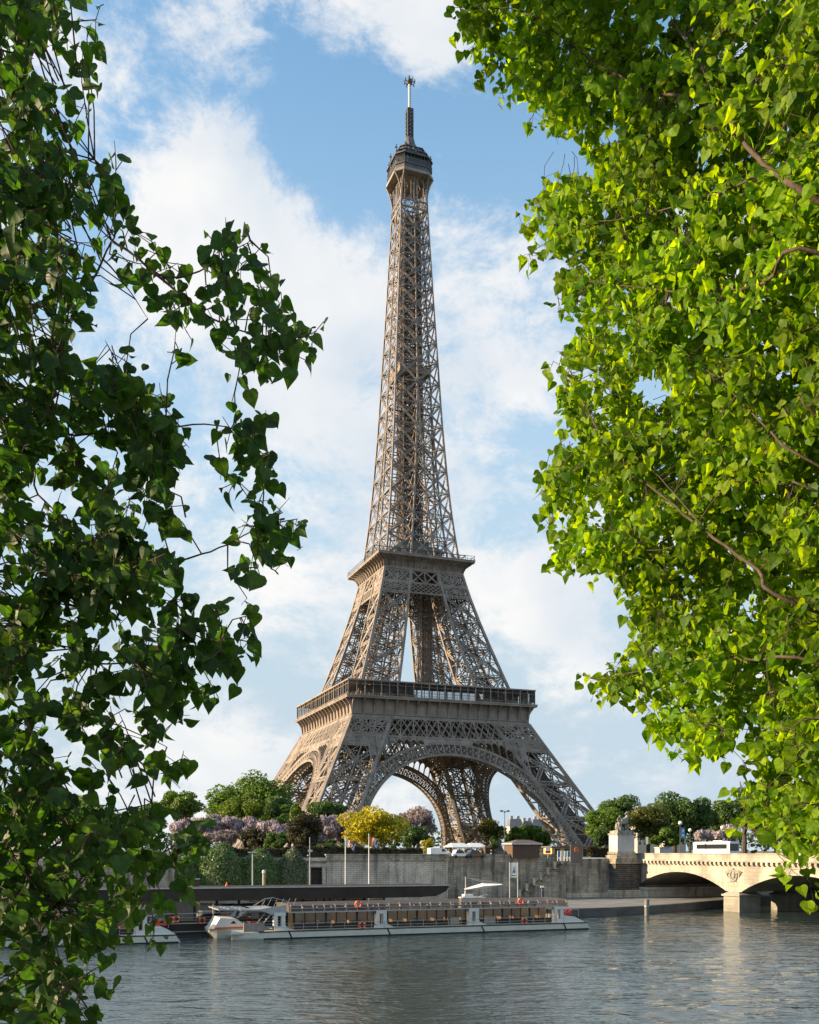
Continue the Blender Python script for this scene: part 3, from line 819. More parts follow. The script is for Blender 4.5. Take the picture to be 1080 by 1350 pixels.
# ---- top: brackets, octagonal cabin, dishes and mast
tp = MB()
for k in range(4):
    for s in (-1, 0, 1):
        for zz_ in ((262, 266), (266, 275.5)):
            sh_ = s * tw(264)
            tp.bar(Fp(k, s * tw(zz_[0]), zz_[0]), Fp(k, s * tw(zz_[1]), zz_[1]), .5)
    for z in (262.2, 265.3): tp.bar(Fp(k, -tw(z), z), Fp(k, tw(z), z), .5, .55)
    n = 4
    for i in range(n):
        f, g = -1 + 2 * i / n, -1 + 2 * (i + 1) / n
        tp.bar(Fp(k, f * 5.6, 262.2), Fp(k, g * 5.55, 265.3), .28); tp.bar(Fp(k, g * 5.6, 262.2), Fp(k, f * 5.55, 265.3), .28)
        tp.bar(Fp(k, (f + g) / 2 * 5.5, 265.3), Fp(k, (f + g) / 2 * 5.3, 275.5), .3)
        tp.bar(Fp(k, f * 5.5, 265.5), Fp(k, g * 5.3, 270.5), .22); tp.bar(Fp(k, g * 5.5, 270.5), Fp(k, f * 5.3, 275.5), .22)
    # curved corner brackets
    for sg in (-1, 1):
        pts = []
        for i in range(7):
            q = i / 6
            h = 5.5 + 2.9 * q ** 2.2
            pts.append(rotk((sg * (5.45 - .1 * q), -h, 265.3 + 10.3 * q), k))
        tp.poly(pts, .4, .5)
tp.build('cabin_bracket', IRON, tower)
def octo(h, c): return [(-h + c, -h), (h - c, -h), (h, -h + c), (h, h - c), (h - c, h), (-h + c, h), (-h, h - c), (-h, -h + c)]
tc_ = MB()
tc_.prism(octo(8.35, 2.9), 'z', 275.2, 276.3)
cabin = tc_.build('top_cabin', IRON, tower)
tg = MB()
tg.prism(octo(7.7, 2.65), 'z', 276.3, 278.3); tg.prism(octo(8.0, 2.75), 'z', 278.3, 278.6); tg.prism(octo(7.2, 2.5), 'z', 278.6, 281.6)
for i in range(8):
    a, b_ = octo(7.9, 2.7)[i], octo(7.9, 2.7)[(i + 1) % 8]
    n = 7
    for j in range(n):
        x, y = a[0] + (b_[0] - a[0]) * j / n, a[1] + (b_[1] - a[1]) * j / n
        tg.bar((x, y, 278.6), (x * .97, y * .97, 282.4), .16)
    tg.bar((a[0], a[1], 280.4), (b_[0], b_[1], 280.4), .14); tg.bar((a[0] * .97, a[1] * .97, 282.4), (b_[0] * .97, b_[1] * .97, 282.4), .2)
tg.prism(octo(8.2, 2.8), 'z', 282.3, 282.7)
tg.prism(octo(6.7, 2.3), 'z', 282.7, 284.6); tg.prism(octo(7.1, 2.4), 'z', 284.6, 284.9); tg.prism(octo(5.2, 1.8), 'z', 284.9, 287.2); tg.prism(octo(5.6, 1.9), 'z', 287.2, 287.5)
tg.lathe(0, 0, [(4.3, 287.5), (3.9, 288.8), (3.0, 290.2), (2.3, 292.0), (1.8, 294.0)], 12)
r5 = random.Random(5)
for i in range(130):
    a = r5.random() * 2 * math.pi; r = 1.6 + r5.random() * 5.9; z = 282.7 + max(0, 10.5 - r * 1.3) * r5.random()
    x, y = r * math.cos(a), r * math.sin(a)
    tg.bar((x, y, z), (x, y, z + .8 + r5.random() * 2.2), .25 + r5.random() * .6)
    if i % 6 == 0: tg.sphere((x, y, z + 1.4), .75, 8, 6)
for (x, y) in ((-7.6, -5), (7.9, -3.5), (6.5, 5.5), (-6.8, 6), (-7.9, 1)):
    tg.bar((x, y, 280), (x, y, 286.6), .35); tg.bar((x * .8, y * .8, 283.6), (x, y, 283.6), .2); tg.bar((x - .6, y, 285.4), (x + .6, y, 285.4), .3)
tg.build('aerial_deck', IRON_G, cabin)
ms = MB()
for k in range(4):
    for i in range(12):
        z0, z1 = 288 + i * 1.5, 289.5 + i * 1.5
        a = max(1.15, 2.6 - (z0 - 288) * .35); b_ = max(1.15, 2.6 - (z1 - 288) * .35)
        p = [rotk(q, k) for q in ((-a, -a, z0), (a, -a, z0), (-b_, -b_, z1), (b_, -b_, z1))]
        ms.bar(p[0], p[2], .3); ms.bar(p[0], p[3], .22); ms.bar(p[1], p[2], .22); ms.bar(p[2], p[3], .25)
    for i in range(8):
        z0 = 292.5 + i * 1.6; ms.bar(rotk((0, -1.2, z0), k), rotk((0, -1.75, z0), k), .3, .9)
ms.box(-.8, .8, -.8, .8, 288, 306)
mast = ms.build('mast', IRON_G, cabin)
an = MB(); an.lathe(0, 0, [(.55, 306), (.5, 316.6)], 10)
for i in range(10): an.lathe(0, 0, [(.62, 306.4 + i), (.62, 306.6 + i)], 10)
an.build('antenna_tube', STEEL, mast)
ah = MB(); ah.box(-.9, .9, -.9, .9, 316.6, 318.4)
for i in range(8):
    a = i * math.pi / 4 + .3; x, y = 2.2 * math.cos(a), 2.2 * math.sin(a)
    ah.bar((0, 0, 317.0), (x, y, 317.2 + (i % 3) * .4), .22); ah.bar((x, y, 316.6), (x, y, 318.3), .3)
ah.bar((0, 0, 318), (0, 0, 320.2), .3)
ah.build('antenna_head', IRON_G, mast)
# ------------------------------------------------------------------ river, banks and ground
GR = 10.2            # street level
LQ = 1.5             # level of the low quay
QW = 189.3           # distance of the high quay wall
def sheet(name, pts, z, m, kind='structure'):
    mb = MB(); mb.add([(*W2(u, v), z) for u, v in pts], [tuple(range(len(pts)))])
    o = mb.build(name, m); o['kind'] = kind; return o
def slab(name, pts, z0, z1, m):
    mb = MB(); mb.prism([W2(u, v) for u, v in pts], 'z', z0, z1); o = mb.build(name, m); o['kind'] = 'structure'; return o
# river surface: real waves where the view can see them, flat beyond
wr = np.random.RandomState(12)
gy = [38.0]
while gy[-1] < 226: gy.append(gy[-1] + .22 + .0042 * (gy[-1] - 38))
gy = np.array(gy); gx = np.arange(-96, 112.1, .5)
GX, GY = np.meshgrid(gx, gy)
Hh = np.zeros_like(GX)
for i in range(46):
    lam = 1.1 * (6.5 / 1.1) ** wr.uniform(); ang = wr.normal(math.pi / 2 + .12, .42); k = 2 * math.pi / lam
    sl = .0092 * (lam / 2.5) ** -.15
    warp_ = .5 * np.sin(GX * .21 + wr.uniform(0, 6)) + .5 * np.sin(GY * .17 + GX * .09 + wr.uniform(0, 6))
    Hh += sl / k * np.sin(k * (GX * math.cos(ang) + GY * math.sin(ang)) + wr.uniform(0, 6.28) + 1.1 * warp_)
gust = .62 + .38 * (.5 * np.sin(GX * .047 + 1.3 * np.sin(GY * .031)) + .5 * np.sin(GY * .061 + GX * .022 + 2))
fade = np.clip(np.minimum(np.minimum(GX + 96, 112 - GX) / 10, np.minimum(GY - 38, 226 - GY) / 6), 0, 1)
Hh *= gust * fade
nx, ny = len(gx), len(gy)
V = np.stack([GX, GY, Hh], -1).reshape(-1, 3)
ii = (np.arange(ny - 1)[:, None] * nx + np.arange(nx - 1)[None]).reshape(-1)
Fq = np.stack([ii, ii + 1, ii + nx + 1, ii + nx], 1).tolist()
B = len(V)
V = np.concatenate([V, np.array([(-96, 38, 0), (112, 38, 0), (112, gy[-1], 0), (-96, gy[-1], 0), (-2500, -900, 0), (2500, -900, 0), (2500, 1200, 0), (-2500, 1200, 0)], float)])
Fq += [[B, B + 4, B + 5, B + 1], [B + 1, B + 5, B + 6, B + 2], [B + 2, B + 6, B + 7, B + 3], [B + 3, B + 7, B + 4, B]]
me = bpy.data.meshes.new('water'); me.from_pydata(V.tolist(), [], Fq); me.materials.append(WATER)
me.polygons.foreach_set('use_smooth', [True] * len(me.polygons)); me.update()
wo_ = link(bpy.data.objects.new('water', me)); wo_['kind'] = 'structure'
sheet('ground', [(-9000, QW + .6), (9000, QW + .6), (9000, 9000), (-9000, 9000)], GR, GRND)
sheet('road', [(-900, 197), (900, 197), (900, 213), (-900, 213)], GR + .004, ASPH)
edge = [(-400, 152), (80, 152), (94, 153), (105, 155.7), (111, 158), (117.5, 161), (126, 165.5), (136, 170.5), (160, 176), (500, 178), (500, 189.2), (-400, 189.2)]
slab('lower_quay', edge, -2.0, LQ - .05, EDGE)
slab('quay_paving', [(-400, 152.5), (80, 152.5), (94, 153.6), (105, 156.3), (111, 158.6), (117.5, 161.7), (126, 166.2), (136, 171.2), (160, 176.6), (500, 178.6), (500, 189.2), (-400, 189.2)], LQ - .05, LQ, CONC)
slab('near_bank', [(-400, -60), (600, -60), (600, 6), (-400, 6)], -2.0, 10.1, CONC)

# ------------------------------------------------------------------ quay walls (each section a thing)
def local(u, v): return (u, v)
wu0, wu1, wu2 = U(430, QW), U(590, QW), U(735, QW)
pu0, pu1 = U(808, QW - 2), 125.0
t = thing('quay_wall', 'pale coursed quay wall with soot-dark coping behind the two white flagpoles', 'wall', wu0, QW, LQ)
mb = MB(); mb.box(0, wu1 - wu0, -.35, .6, -.2, 8.1); mb.build('wall_face', WALLST2, t)
mb = MB(); mb.box(-.15, wu1 - wu0 + .15, -.55, .6, 8.1, 8.55); mb.box(0, wu1 - wu0, -.3, .3, 8.55, 9.3); mb.box(-.15, wu1 - wu0 + .1, -.42, .42, 9.3, 9.58)
mb.build('coping', WALLST, t)
mb = MB()
for i in range(3):
    x = (wu1 - wu0) * (.12 + .38 * i); mb.box(x, x + 1.8, -.5, -.36, -.1, 7.85)
mb.build('pilaster', WALLST2, t)
t = thing('quay_wall', 'dark soot-streaked ashlar quay wall behind the stone staircase', 'wall', wu1, QW, LQ)
mb = MB(); mb.box(.1, wu2 - wu1, -.25, .6, -.2, 9.1); mb.build('wall_face', WALLST, t)
mb = MB(); mb.box(.1, wu2 - wu1, -.4, .4, 9.1, 9.55); mb.build('coping', WALLST, t)
t = thing('quay_wall', 'lower-topped stained quay wall between the stair head and the bridge abutment', 'wall', wu2, QW, LQ)
mb = MB(); mb.box(.02, pu0 - wu2 + .5, -.25, .6, -.2, 8.2); mb.build('wall_face', WALLST, t)
mb = MB(); mb.box(.02, pu0 - wu2 + .5, -.36, .36, 8.2, 8.55); mb.build('coping', WALLST, t)
mb = MB(); mb.box(.02, pu0 - wu2 + .5, -.7, -.26, -.1, 1.0); mb.build('plinth', WALLST2, t)
dl = U(398, QW)
t = thing('quay_wall', 'overgrown quay wall with a dark doorway beside the round ivy bushes', 'wall', dl, QW, LQ)
mb = MB(); d0, d1 = U(409, QW) - dl, U(424, QW) - dl
mb.box(-260, d0, -.2, .6, -.2, 8.9); mb.box(d0, d1, -.2, .6, 6.9, 8.9); mb.box(d1, wu0 - dl - .02, -.2, .6, -.2, 8.9)
mb.build('wall_face', WALLST, t)
mb = MB(); mb.box(d0 - .7, d0 - .02, -.55, -.22, -.1, 7.0); mb.box(d1 + .02, d1 + .7, -.55, -.22, -.1, 7.0); mb.box(d0 - .9, d1 + .9, -.6, -.22, 7.0, 7.7); mb.box(-1, wu0 - dl - .05, -.5, -.21, 8.2, 8.8)
mb.build('door_frame', WALLST2, t)
mb = MB(); mb.box(d0 + .01, d1 - .01, .3, .4, -.1, 6.88); mb.build('doorway_dark', DARKIN, t)  # dark sheet across the doorway; the shade inside is put into its colour

# stone staircase down the wall
s0, s1 = U(680, QW - 2), U(741, QW - 2)
t = thing('staircase', 'stone staircase descending the quay wall to the low quay behind the framed tower sign', 'stairs', s0, QW - 1.6, LQ)
mb = MB(); n = 26; L = s1 - s0; H = 7.6
pts = [(0, -.1)]
for i in range(n): pts += [(L * i / n, H * (i + 1) / n), (L * (i + 1) / n, H * (i + 1) / n)]
pts += [(L + .9, H), (L + .9, -.1)]
mb.prism(pts, 'y', -.6, 1.3); mb.build('flight', WALLST, t)
mb = MB()
mb.prism([(-.2, .6), (L, H + .7), (L + .9, H + .7), (L + .9, H + 1.0), (L - .1, H + 1.0), (-.2, .95)], 'y', -.98, -.62)
mb.build('parapet', WALLST, t)
for i in range(7):
    f = (i + .4) / 6.6
    mb = MB(); mb.box(L * f - .28, L * f + .28, -1.06, -.56, H * f + .1, H * f + 1.5); mb.box(L * f - .36, L * f + .36, -1.12, -.5, H * f + 1.5, H * f + 1.68)
    mb.build('stair_post', WALLST2, t)
    mb = MB(); mb.box(L * f + .3, L * (i + 1.4) / 6.6 - .3, -.9, -.64, H * f - .3, H * f + .35); mb.build('stair_ledge', WALLST, t)

# ------------------------------------------------------------------ bridge
BU0, BU1 = 125.2, 160.2
bt = thing('bridge', 'pale stone bridge of low segmental arches crossing the river at the right', 'bridge', BU0, 189.0, 0)
def barc(f, rise=3.45, z0=3.9):
    R = (15.25 ** 2 + rise ** 2) / (2 * rise); x = (f - .5) * 30.5
    return z0 + math.sqrt(R * R - x * x) - (R - rise)
spans = []
v = -1.0
for i in range(5): spans.append((v, v - 30.5)); v -= 34.9
WD = BU1 - BU0
N = 24
for x in (0, WD):
    mb = MB()
    for (a, b_) in spans:
        vs = []; fs = []
        for i in range(N + 1):
            y = a + (b_ - a) * i / N; vs += [(x, y, barc(i / N)), (x, y, 9.0)]
        for i in range(N): fs.append((2 * i, 2 * i + 1, 2 * i + 3, 2 * i + 2))
        mb.add(vs, fs)
        y0, y1 = b_, b_ - 4.4
        mb.add([(x, y0, 3.9), (x, y0, 9.0), (x, y1, 9.0), (x, y1, 3.9)], [(0, 1, 2, 3)])
    mb.add([(x, 0.3, 3.0), (x, 0.3, 9), (x, -1, 9), (x, -1, 3.0)], [(0, 1, 2, 3)])
    mb.build('spandrel', BRIDGEST, bt)
for (a, b_) in spans:
    mb = MB()
    for i in range(N):
        y0, y1 = a + (b_ - a) * i / N, a + (b_ - a) * (i + 1) / N
        mb.add([(0, y0, barc(i / N)), (WD, y0, barc(i / N)), (WD, y1, barc((i + 1) / N)), (0, y1, barc((i + 1) / N))], [(0, 1, 2, 3)])
    mb.build('vault', BRIDGEST, bt)
    mb = MB()
    vs = []; fs = []
    for i in range(N + 1):
        y = a + (b_ - a) * i / N; z = barc(i / N)
        vs += [(-.05, y, z), (-.05, y, z + .75 + .3 * abs(i / N - .5))]
    for i in range(N): fs.append((2 * i, 2 * i + 1, 2 * i + 3, 2 * i + 2))
    mb.add(vs, fs); mb.build('arch_ring', BRIDGEST, bt)
mb = MB(); mb.box(-.85, WD + .85, -150, 1.5, 9.6, 9.9); mb.box(-.12, WD + .12, -150, 1.5, 8.75, 9.0); mb.box(.02, WD - .02, -149.9, 1.4, 9.0, 9.6)
y = 1.2
while y > -110:
    mb.box(-.78, -.02, y - .62, y, 9.0, 9.6); y -= 1.35
mb.build('dentil_cornice', BRIDGEST, bt)
for x in (-.25, WD - .25):
    mb = MB(); mb.box(x, x + .5, -150, 1.5, 9.9, 11.0); mb.box(x - .12, x + .62, -150, 1.5, 11.0, 11.24); mb.build('parapet', BRIDGEST, bt)
mb = MB(); mb.box(.3, WD - .3, -150, 6, 9.9, 10.2); mb.build('deck', ASPH, bt)
def pier_piece(x0, x1, y0, y1):
    m = MB(); m.box(x0, x1, y0, y1, -2, 3.0); m.box(x0 - .3, x1 + .3, y0 - .3, y1 + .3, 3.0, 3.35)
    m.frustum((x0 + x1) / 2, (y0 + y1) / 2, 3.35, 3.95, (x1 - x0) / 2 + .1, (y1 - y0) / 2 + .1, (x1 - x0) / 2 - .6, (y1 - y0) / 2 - .9)
    return m
for (a, b_) in spans[:4]:
    p = pier_piece(-.55, 4.4, b_ - 4.5, b_ + .1).build('pier', PIERST, bt)
    q = pier_piece(10.8, WD, b_ - 4.4, b_).build('pier', PIERST, bt)
mb = MB(); mb.box(0, WD, -1.0, 3, -2, 3.9); mb.box(-.5, WD, -6, -1.02, -.5, 3.2); mb.box(-.7, WD, -6.2, -1.02, 3.2, 3.7); mb.box(2, WD, -1.3, -1.02, 3.9, 9); mb.build('abutment', WALLST2, bt)
mb = MB(); mb.box(0, WD, -171, spans[-1][1], -2, 9.0); mb.build('abutment', WALLST2, bt)
for (a, b_) in spans[:3]:            # wreathed emblem over each pier
    m = MB(); yc = b_ - 2.2; zc = 7.3
    m.torus((-.05, yc, zc - .35), 1.0, .24, 'x', 20, 6)
    m.sphere((-.1, yc, zc - .2), .55, 10, 8, (.5, .9, 1.5)); m.sphere((-.15, yc + .15, zc + .85), .3, 8, 6, (.6, 1.2, 1)); m.bar((-.15, yc + .3, zc + .85), (-.15, yc + .65, zc + .75), .18)
    for sg in (-1, 1):
        for j in range(6):
            aa = .15 + j * .2
            m.tube([(-.04, yc + sg * .4, zc + .45), (-.15, yc + sg * (1.35 + .1 * j), zc + .62 - j * .1), (-.06, yc + sg * (2.6 - j * .2), zc + .3 - j * .2)], [.16, .2, .07], 6)
        m.tube([(-.05, yc + sg * .15, zc - .9), (-.12, yc + sg * .5, zc - 1.3), (-.05, yc + sg * .9, zc - 1.5)], [.15, .14, .06], 6)
    for j in range(9): m.sphere((-.12, yc + math.cos(j * .7) * 1.0, zc - .35 + math.sin(j * .7) * 1.0), .2, 6, 5)
    m.build('carved_emblem', PIERST, bt, smooth=True)

# rusticated abutment pier with the statue's pedestal on it
ab = thing('bridge_abutment', 'dark rusticated stone abutment pier under the white statue pedestal', 'abutment', pu0, QW - 3.2, LQ)
aw = pu1 - pu0 - .35
mb = MB(); mb.box(.1, aw, .1, 3.6, 1.6, 7.4); mb.build('rustic_block', RUSTICX, ab)
mb = MB(); mb.box(-.3, aw + .3, -.35, 3.6, -.2, 1.25); mb.box(-.15, aw + .15, -.2, 3.6, 1.25, 1.6); mb.build('plinth', WALLST2, ab)
mb = MB(); mb.box(-.25, aw + .25, -.3, 3.6, 7.4, 7.8); mb.box(-.05, aw + .05, -.1, 3.6, 7.8, 8.5); mb.build('cornice', WALLST, ab)
pd0, pd1 = U(814.5, QW - 3), U(837, QW - 3)
pw = pd1 - pd0
pt = thing('pedestal', 'white stone block pedestal with a grey slab cap on the bridge corner', 'pedestal', (pd0 + pd1) / 2, QW - 1.2, 10.0)
mb = MB(); mb.box(-pw / 2, pw / 2, -1.75, 1.75, 1.55, 5.25); mb.build('block', PEDST, pt)
mb = MB(); mb.box(-pw / 2 - .5, pw / 2 + .35, -2.2, 2.3, 0, .75); mb.box(-pw / 2 - .2, pw / 2 + .15, -1.95, 2.0, .75, 1.55); mb.build('step', WALLST, pt)
mb = MB(); mb.box(-pw / 2 - .18, pw / 2 + .18, -1.93, 1.93, 5.25, 5.6); mb.box(-pw / 2 + .1, pw / 2 - .1, -1.6, 1.6, 5.6, 6.15); mb.build('cap', BRONZE, pt)

# horse and warrior, one skinned figure each
def skin(name, m, verts, edges, radii, parent=None, sub=2, root=0):
    me = bpy.data.meshes.new(name); me.from_pydata([tuple(v) for v in verts], edges, []); me.materials.append(m)
    o = link(bpy.data.objects.new(name, me))
    o.modifiers.new('skin', 'SKIN'); 
    lay = me.skin_vertices[0].data
    for i, r in enumerate(radii):
        lay[i].radius = (r, r) if not hasattr(r, '__len__') else r
        lay[i].use_root = (i == root)
    if sub:
        s_ = o.modifiers.new('sub', 'SUBSURF'); s_.levels = sub; s_.render_levels = sub
    if parent is not None: o.parent = parent
    for p in me.polygons: p.use_smooth = True
    return o
stt = thing('statue', 'weathered stone statue of a warrior leading a horse on the white pedestal', 'statue', (pd0 + pd1) / 2, QW - 1.2, 16.15)
HV = [(.35, 0, 2.05), (-.35, 0, 2.15), (1.0, 0, 2.2), (1.35, 0, 2.9), (1.45, 0, 3.7), (1.15, -.05, 4.05), (.8, -.1, 3.65),      # belly, rump, chest, neck, poll, forehead, muzzle
      (-.85, 0, 2.0), (-1.15, 0, 1.5), (-1.05, 0, .9),                                                                          # tail
      (1.05, -.3, 1.6), (.75, -.32, .95), (.95, -.32, .1),                                                                        # near fore
      (1.1, .3, 1.65), (1.5, .32, 1.2), (1.25, .32, .6),                                                                          # off fore, lifted
      (-.55, -.32, 1.55), (-.4, -.34, 1.0), (-.75, -.34, .75), (-.6, -.34, .1),                                                   # near hind
      (-.6, .32, 1.55), (-.25, .34, 1.0), (-.6, .34, .75), (-.4, .34, .1)]
HE = [(0, 1), (0, 2), (2, 3), (3, 4), (4, 5), (5, 6), (1, 7), (7, 8), (8, 9), (2, 10), (10, 11), (11, 12), (2, 13), (13, 14), (14, 15), (1, 16), (16, 17), (17, 18), (18, 19), (1, 20), (20, 21), (21, 22), (22, 23)]
HR = [.6, .6, .58, .42, .32, .26, .17, .2, .18, .08, .26, .17, .12, .26, .17, .13, .32, .2, .13, .12, .32, .2, .13, .12]
skin('horse', BRONZE, HV, HE, HR, stt)
MV = [(-.95, -.75, 1.75), (-.95, -.75, 2.3), (-.95, -.75, 2.85), (-.95, -.75, 3.15), (-.95, -.78, 3.45),
      (-.6, -.75, 2.85), (-.25, -.75, 2.5), (.2, -.6, 2.75), (-1.3, -.75, 2.85), (-1.6, -.7, 2.4), (-1.35, -.85, 1.95),
      (-.78, -.75, 1.6), (-.7, -.75, .9), (-.72, -.75, .1), (-1.12, -.75, 1.6), (-1.3, -.75, .95), (-1.5, -.75, .1)]
ME = [(0, 1), (1, 2), (2, 3), (3, 4), (2, 5), (5, 6), (6, 7), (2, 8), (8, 9), (9, 10), (0, 11), (11, 12), (12, 13), (0, 14), (14, 15), (15, 16)]
MR = [.27, .28, .3, .14, .24, .17, .13, .1, .17, .13, .1, .2, .15, .11, .2, .15, .11]
skin('warrior', BRONZE, MV, ME, MR, stt)
mb = MB(); mb.box(-1.75, 1.6, -1.2, .8, 0, .14)
mb.sphere((-.1, .1, .5), .5, 10, 6, (1.6, 1, .9)); mb.sphere((-1.2, .2, .9), .5, 10, 6, (.6, .8, 1.7)); mb.sphere((1.3, -.5, .9), .34, 10, 6, (.8, .8, 1.6)); mb.build('statue_base', BRONZE, stt, smooth=False)
mb = MB(); mb.tube([(1.62, 0, 2.8), (1.75, 0, 3.5), (1.5, 0, 4.15)], [.12, .16, .08], 6); mb.tube([(1.3, -.12, 4.1), (1.32, -.15, 4.45)], [.1, .03], 5); mb.tube([(1.3, .12, 4.1), (1.32, .15, 4.45)], [.1, .03], 5); mb.build('mane', BRONZE, stt)

# ------------------------------------------------------------------ things on the bridge
def lamp(label, px, Y, ztop, base, group, globe=.42, banner=None, arms=False):
    p = at(px, HZ, Y)
    t = thing('street_lamp', label, 'street lamp', group=group, world=(p.x, p.y, base), rot=TH)
    h = ztop - base
    mb = MB(); mb.lathe(0, 0, [(.28, 0), (.26, .5), (.14, .8), (.10, 1.5), (.07, h - .5), (.12, h - .45), (.12, h - .35)], 10); mb.build('post', POSTD, t)
    if not arms:
        mb = MB(); mb.sphere((0, 0, h), globe, 12, 8); mb.build('globe', LAMPGL, t, smooth=True)
        mb = MB(); mb.lathe(0, 0, [(.16, h - .45), (.24, h - .36), (.1, h - .3)], 10); mb.build('collar', POSTD, t)
    else:
        mb = MB(); mb.bar((-1.0, 0, h - .25), (1.0, 0, h - .25), .12); mb.bar((0, 0, h - .6), (.9, 0, h - .2), .08); mb.bar((0, 0, h - .6), (-.9, 0, h - .2), .08); mb.build('arm', POSTD, t)
        for sg in (-1, 1):
            mb = MB(); mb.lathe(sg * .85, 0, [(.18, h - .42), (.42, h - .3), (.36, h - .08), (.08, h)], 10); mb.build('lantern', POSTD, t)
    if banner:
        m_, z0, z1 = banner
        b_ = MB(); b_.box(.25, 1.15, -.03, .03, z0 - base, z1 - base); bo = b_.build('banner', m_, t)
        b_ = MB(); b_.bar((0, 0, z1 - base + .04), (1.2, 0, z1 - base + .04), .06); b_.bar((0, 0, z0 - base - .04), (1.2, 0, z0 - base - .04), .06); b_.build('banner_arm', POSTD, t)
        if m_ is BLUEB:
            b_ = MB(); b_.sphere((.7, -.05, (z0 + z1) / 2 - base + .5), .22, 8, 6, (1, .15, 1)); b_.box(.45, .95, -.05, -.035, (z0 + z1) / 2 - base - .7, (z0 + z1) / 2 - base - .3); b_.build('banner_emblem', WHITEB, bo)
    return t
def zz(py, Y): return EYE - (py - HZ) / F * Y
BD = 10.2
lamp('bridge lamp with a round globe and a blue banner beyond the parapet', 897, 212, zz(1085, 212), BD, 'bridge lamps', banner=(BLUEB, zz(1105, 212), zz(1091.5, 212)))
lamp('shorter-looking globe lamp just right of the blue banner lamp', 910, 275, zz(1094.5, 275), BD, 'bridge lamps', globe=.5)
lamp('globe lamp behind the roof of the white bus, with a white banner', 952.5, 260, zz(1091, 260), BD, 'bridge lamps', globe=.5, banner=(WHITEB, zz(1109, 260), zz(1097, 260)))
lamp('bridge lamp with a white banner at the edge of the bright green leaves', 972, 230, zz(1087, 230), BD, 'bridge lamps', banner=(WHITEB, zz(1101, 230), zz(1089, 230)))
p = at(852, HZ, 222)
t = thing('sign_post', 'thin pole carrying a small white sign panel right of the statue pedestal', 'sign', world=(p.x, p.y, BD), rot=0)
mb = MB(); mb.lathe(0, 0, [(.09, 0), (.07, zz(1103, 222) - BD)], 8); mb.build('post', POSTD, t)
mb = MB(); mb.box(-.05, .45, -.1, -.04, zz(1113, 222) - BD, zz(1103.5, 222) - BD); mb.build('panel', WHITEB, t)
p = at(875.5, HZ, 235)
t = thing('stone_plinth', 'pale stepped stone block standing behind the bridge parapet', 'stone block', world=(p.x, p.y, BD), rot=TH)
mb = MB(); mb.box(-1.9, 1.4, -1, 1, 0, zz(1118.5, 235) - BD); mb.box(-2.05, .2, -1.1, 1.1, zz(1118.5, 235) - BD, zz(1117, 235) - BD); mb.box(.5, 1.9, -.8, .8, 0, zz(1119.5, 235) - BD); mb.build('block', PEDST, t)

# bus
bp = (134.8, 168.6)
bus = thing('coach', 'white coach with a dark window band crossing the bridge', 'bus', bp[0], bp[1], BD)
mb = MB(); pr = [(0, .45), (0, 3.0), (.12, 3.35), (.4, 3.5), (2.15, 3.5), (2.43, 3.35), (2.55, 3.0), (2.55, .45)]
mb.prism(pr, 'y', 0, 12.2); mb.build('body', CARW, bus)
mb = MB(); mb.box(-.02, .05, .8, 11.0, 1.95, 2.95); mb.box(2.5, 2.57, .8, 11.0, 1.95, 2.95); mb.build('side_window', CARGLASS, bus)
mb = MB(); mb.box(.2, 2.35, -.025, .05, 1.5, 3.05); mb.build('rear_window', CARGLASS, bus)
mb = MB(); mb.box(.2, 2.35, 12.15, 12.225, 1.2, 3.1); mb.build('windscreen', CARGLASS, bus)
for x in (-.02, 2.3):
    for y in (2.3, 9.6):
        mb = MB(); mb.tube([(x, y, .5), (x + .27, y, .5)], .5, 14); mb.build('wheel', TYRE, bus)
mb = MB(); mb.box(.5, 2.0, 3, 6, 3.5, 3.72); mb.build('roof_unit', CARW, bus)
for x in (-.25, 2.65):
    mb = MB(); mb.box(x, x + .15, 12.2, 12.4, 2.0, 2.7); mb.bar((x + .07, 12.3, 2.7), (1.2, 12.15, 3.2), .06); mb.build('mirror', CHAR, bus)

# ------------------------------------------------------------------ cars, tents and kiosks on the high quay
def car(label, px, Y, L, H, m, group, rot=0.0, van=False):
    p = at(px, HZ, Y)
    t = thing('parked_van' if van else 'parked_car', label, 'van' if van else 'car', group=group, world=(p.x, p.y, GR), rot=TH + rot)
    W_ = 1.85
    if van: prof = [(-L / 2, .4), (-L / 2, H - .1), (-L / 2 + .1, H), (L * .12, H), (L * .3, H * .66), (L / 2 - .1, H * .52), (L / 2, H * .4), (L / 2, .4)]
    else: prof = [(-L / 2, .45), (-L / 2 + .05, .85), (-L * .38, .95), (-L * .25, H), (L * .1, H), (L * .25, .98), (L / 2 - .1, .85), (L / 2, .65), (L / 2, .4)]
    mb = MB(); mb.prism(prof, 'y', -W_ / 2, W_ / 2); mb.build('body', m, t)
    mb = MB()
    if van: mb.prism([(L * .02, H * .62), (L * .02, H * .92), (L * .11, H * .92), (L * .24, H * .66)], 'y', -W_ / 2 - .012, W_ / 2 + .012)
    else: mb.prism([(-L * .3, 1.0), (-L * .23, H - .07), (L * .08, H - .07), (L * .19, 1.0)], 'y', -W_ / 2 - .012, W_ / 2 + .012)
    mb.build('window', CARGLASS, t)
    for x in (-L * .31, L * .31):
        for y in (-W_ / 2 - .02, W_ / 2 - .2):
            mb = MB(); mb.tube([(x, y, .33), (x, y + .22, .33)], .33, 14); mb.build('wheel', TYRE, t)
    return t
car('white delivery van parked left of the white marquee', 580, 207, 4.9, zz(1118, 207) - GR, CARW, 'vehicles parked along the quay', van=True)
car('small white car parked in front of the white marquee', 606, 206, 3.9, 1.75, CARW, 'vehicles parked along the quay')
car('dark car parked under the right end of the marquee', 626, 207, 4.3, 1.7, CARD, 'vehicles parked along the quay')
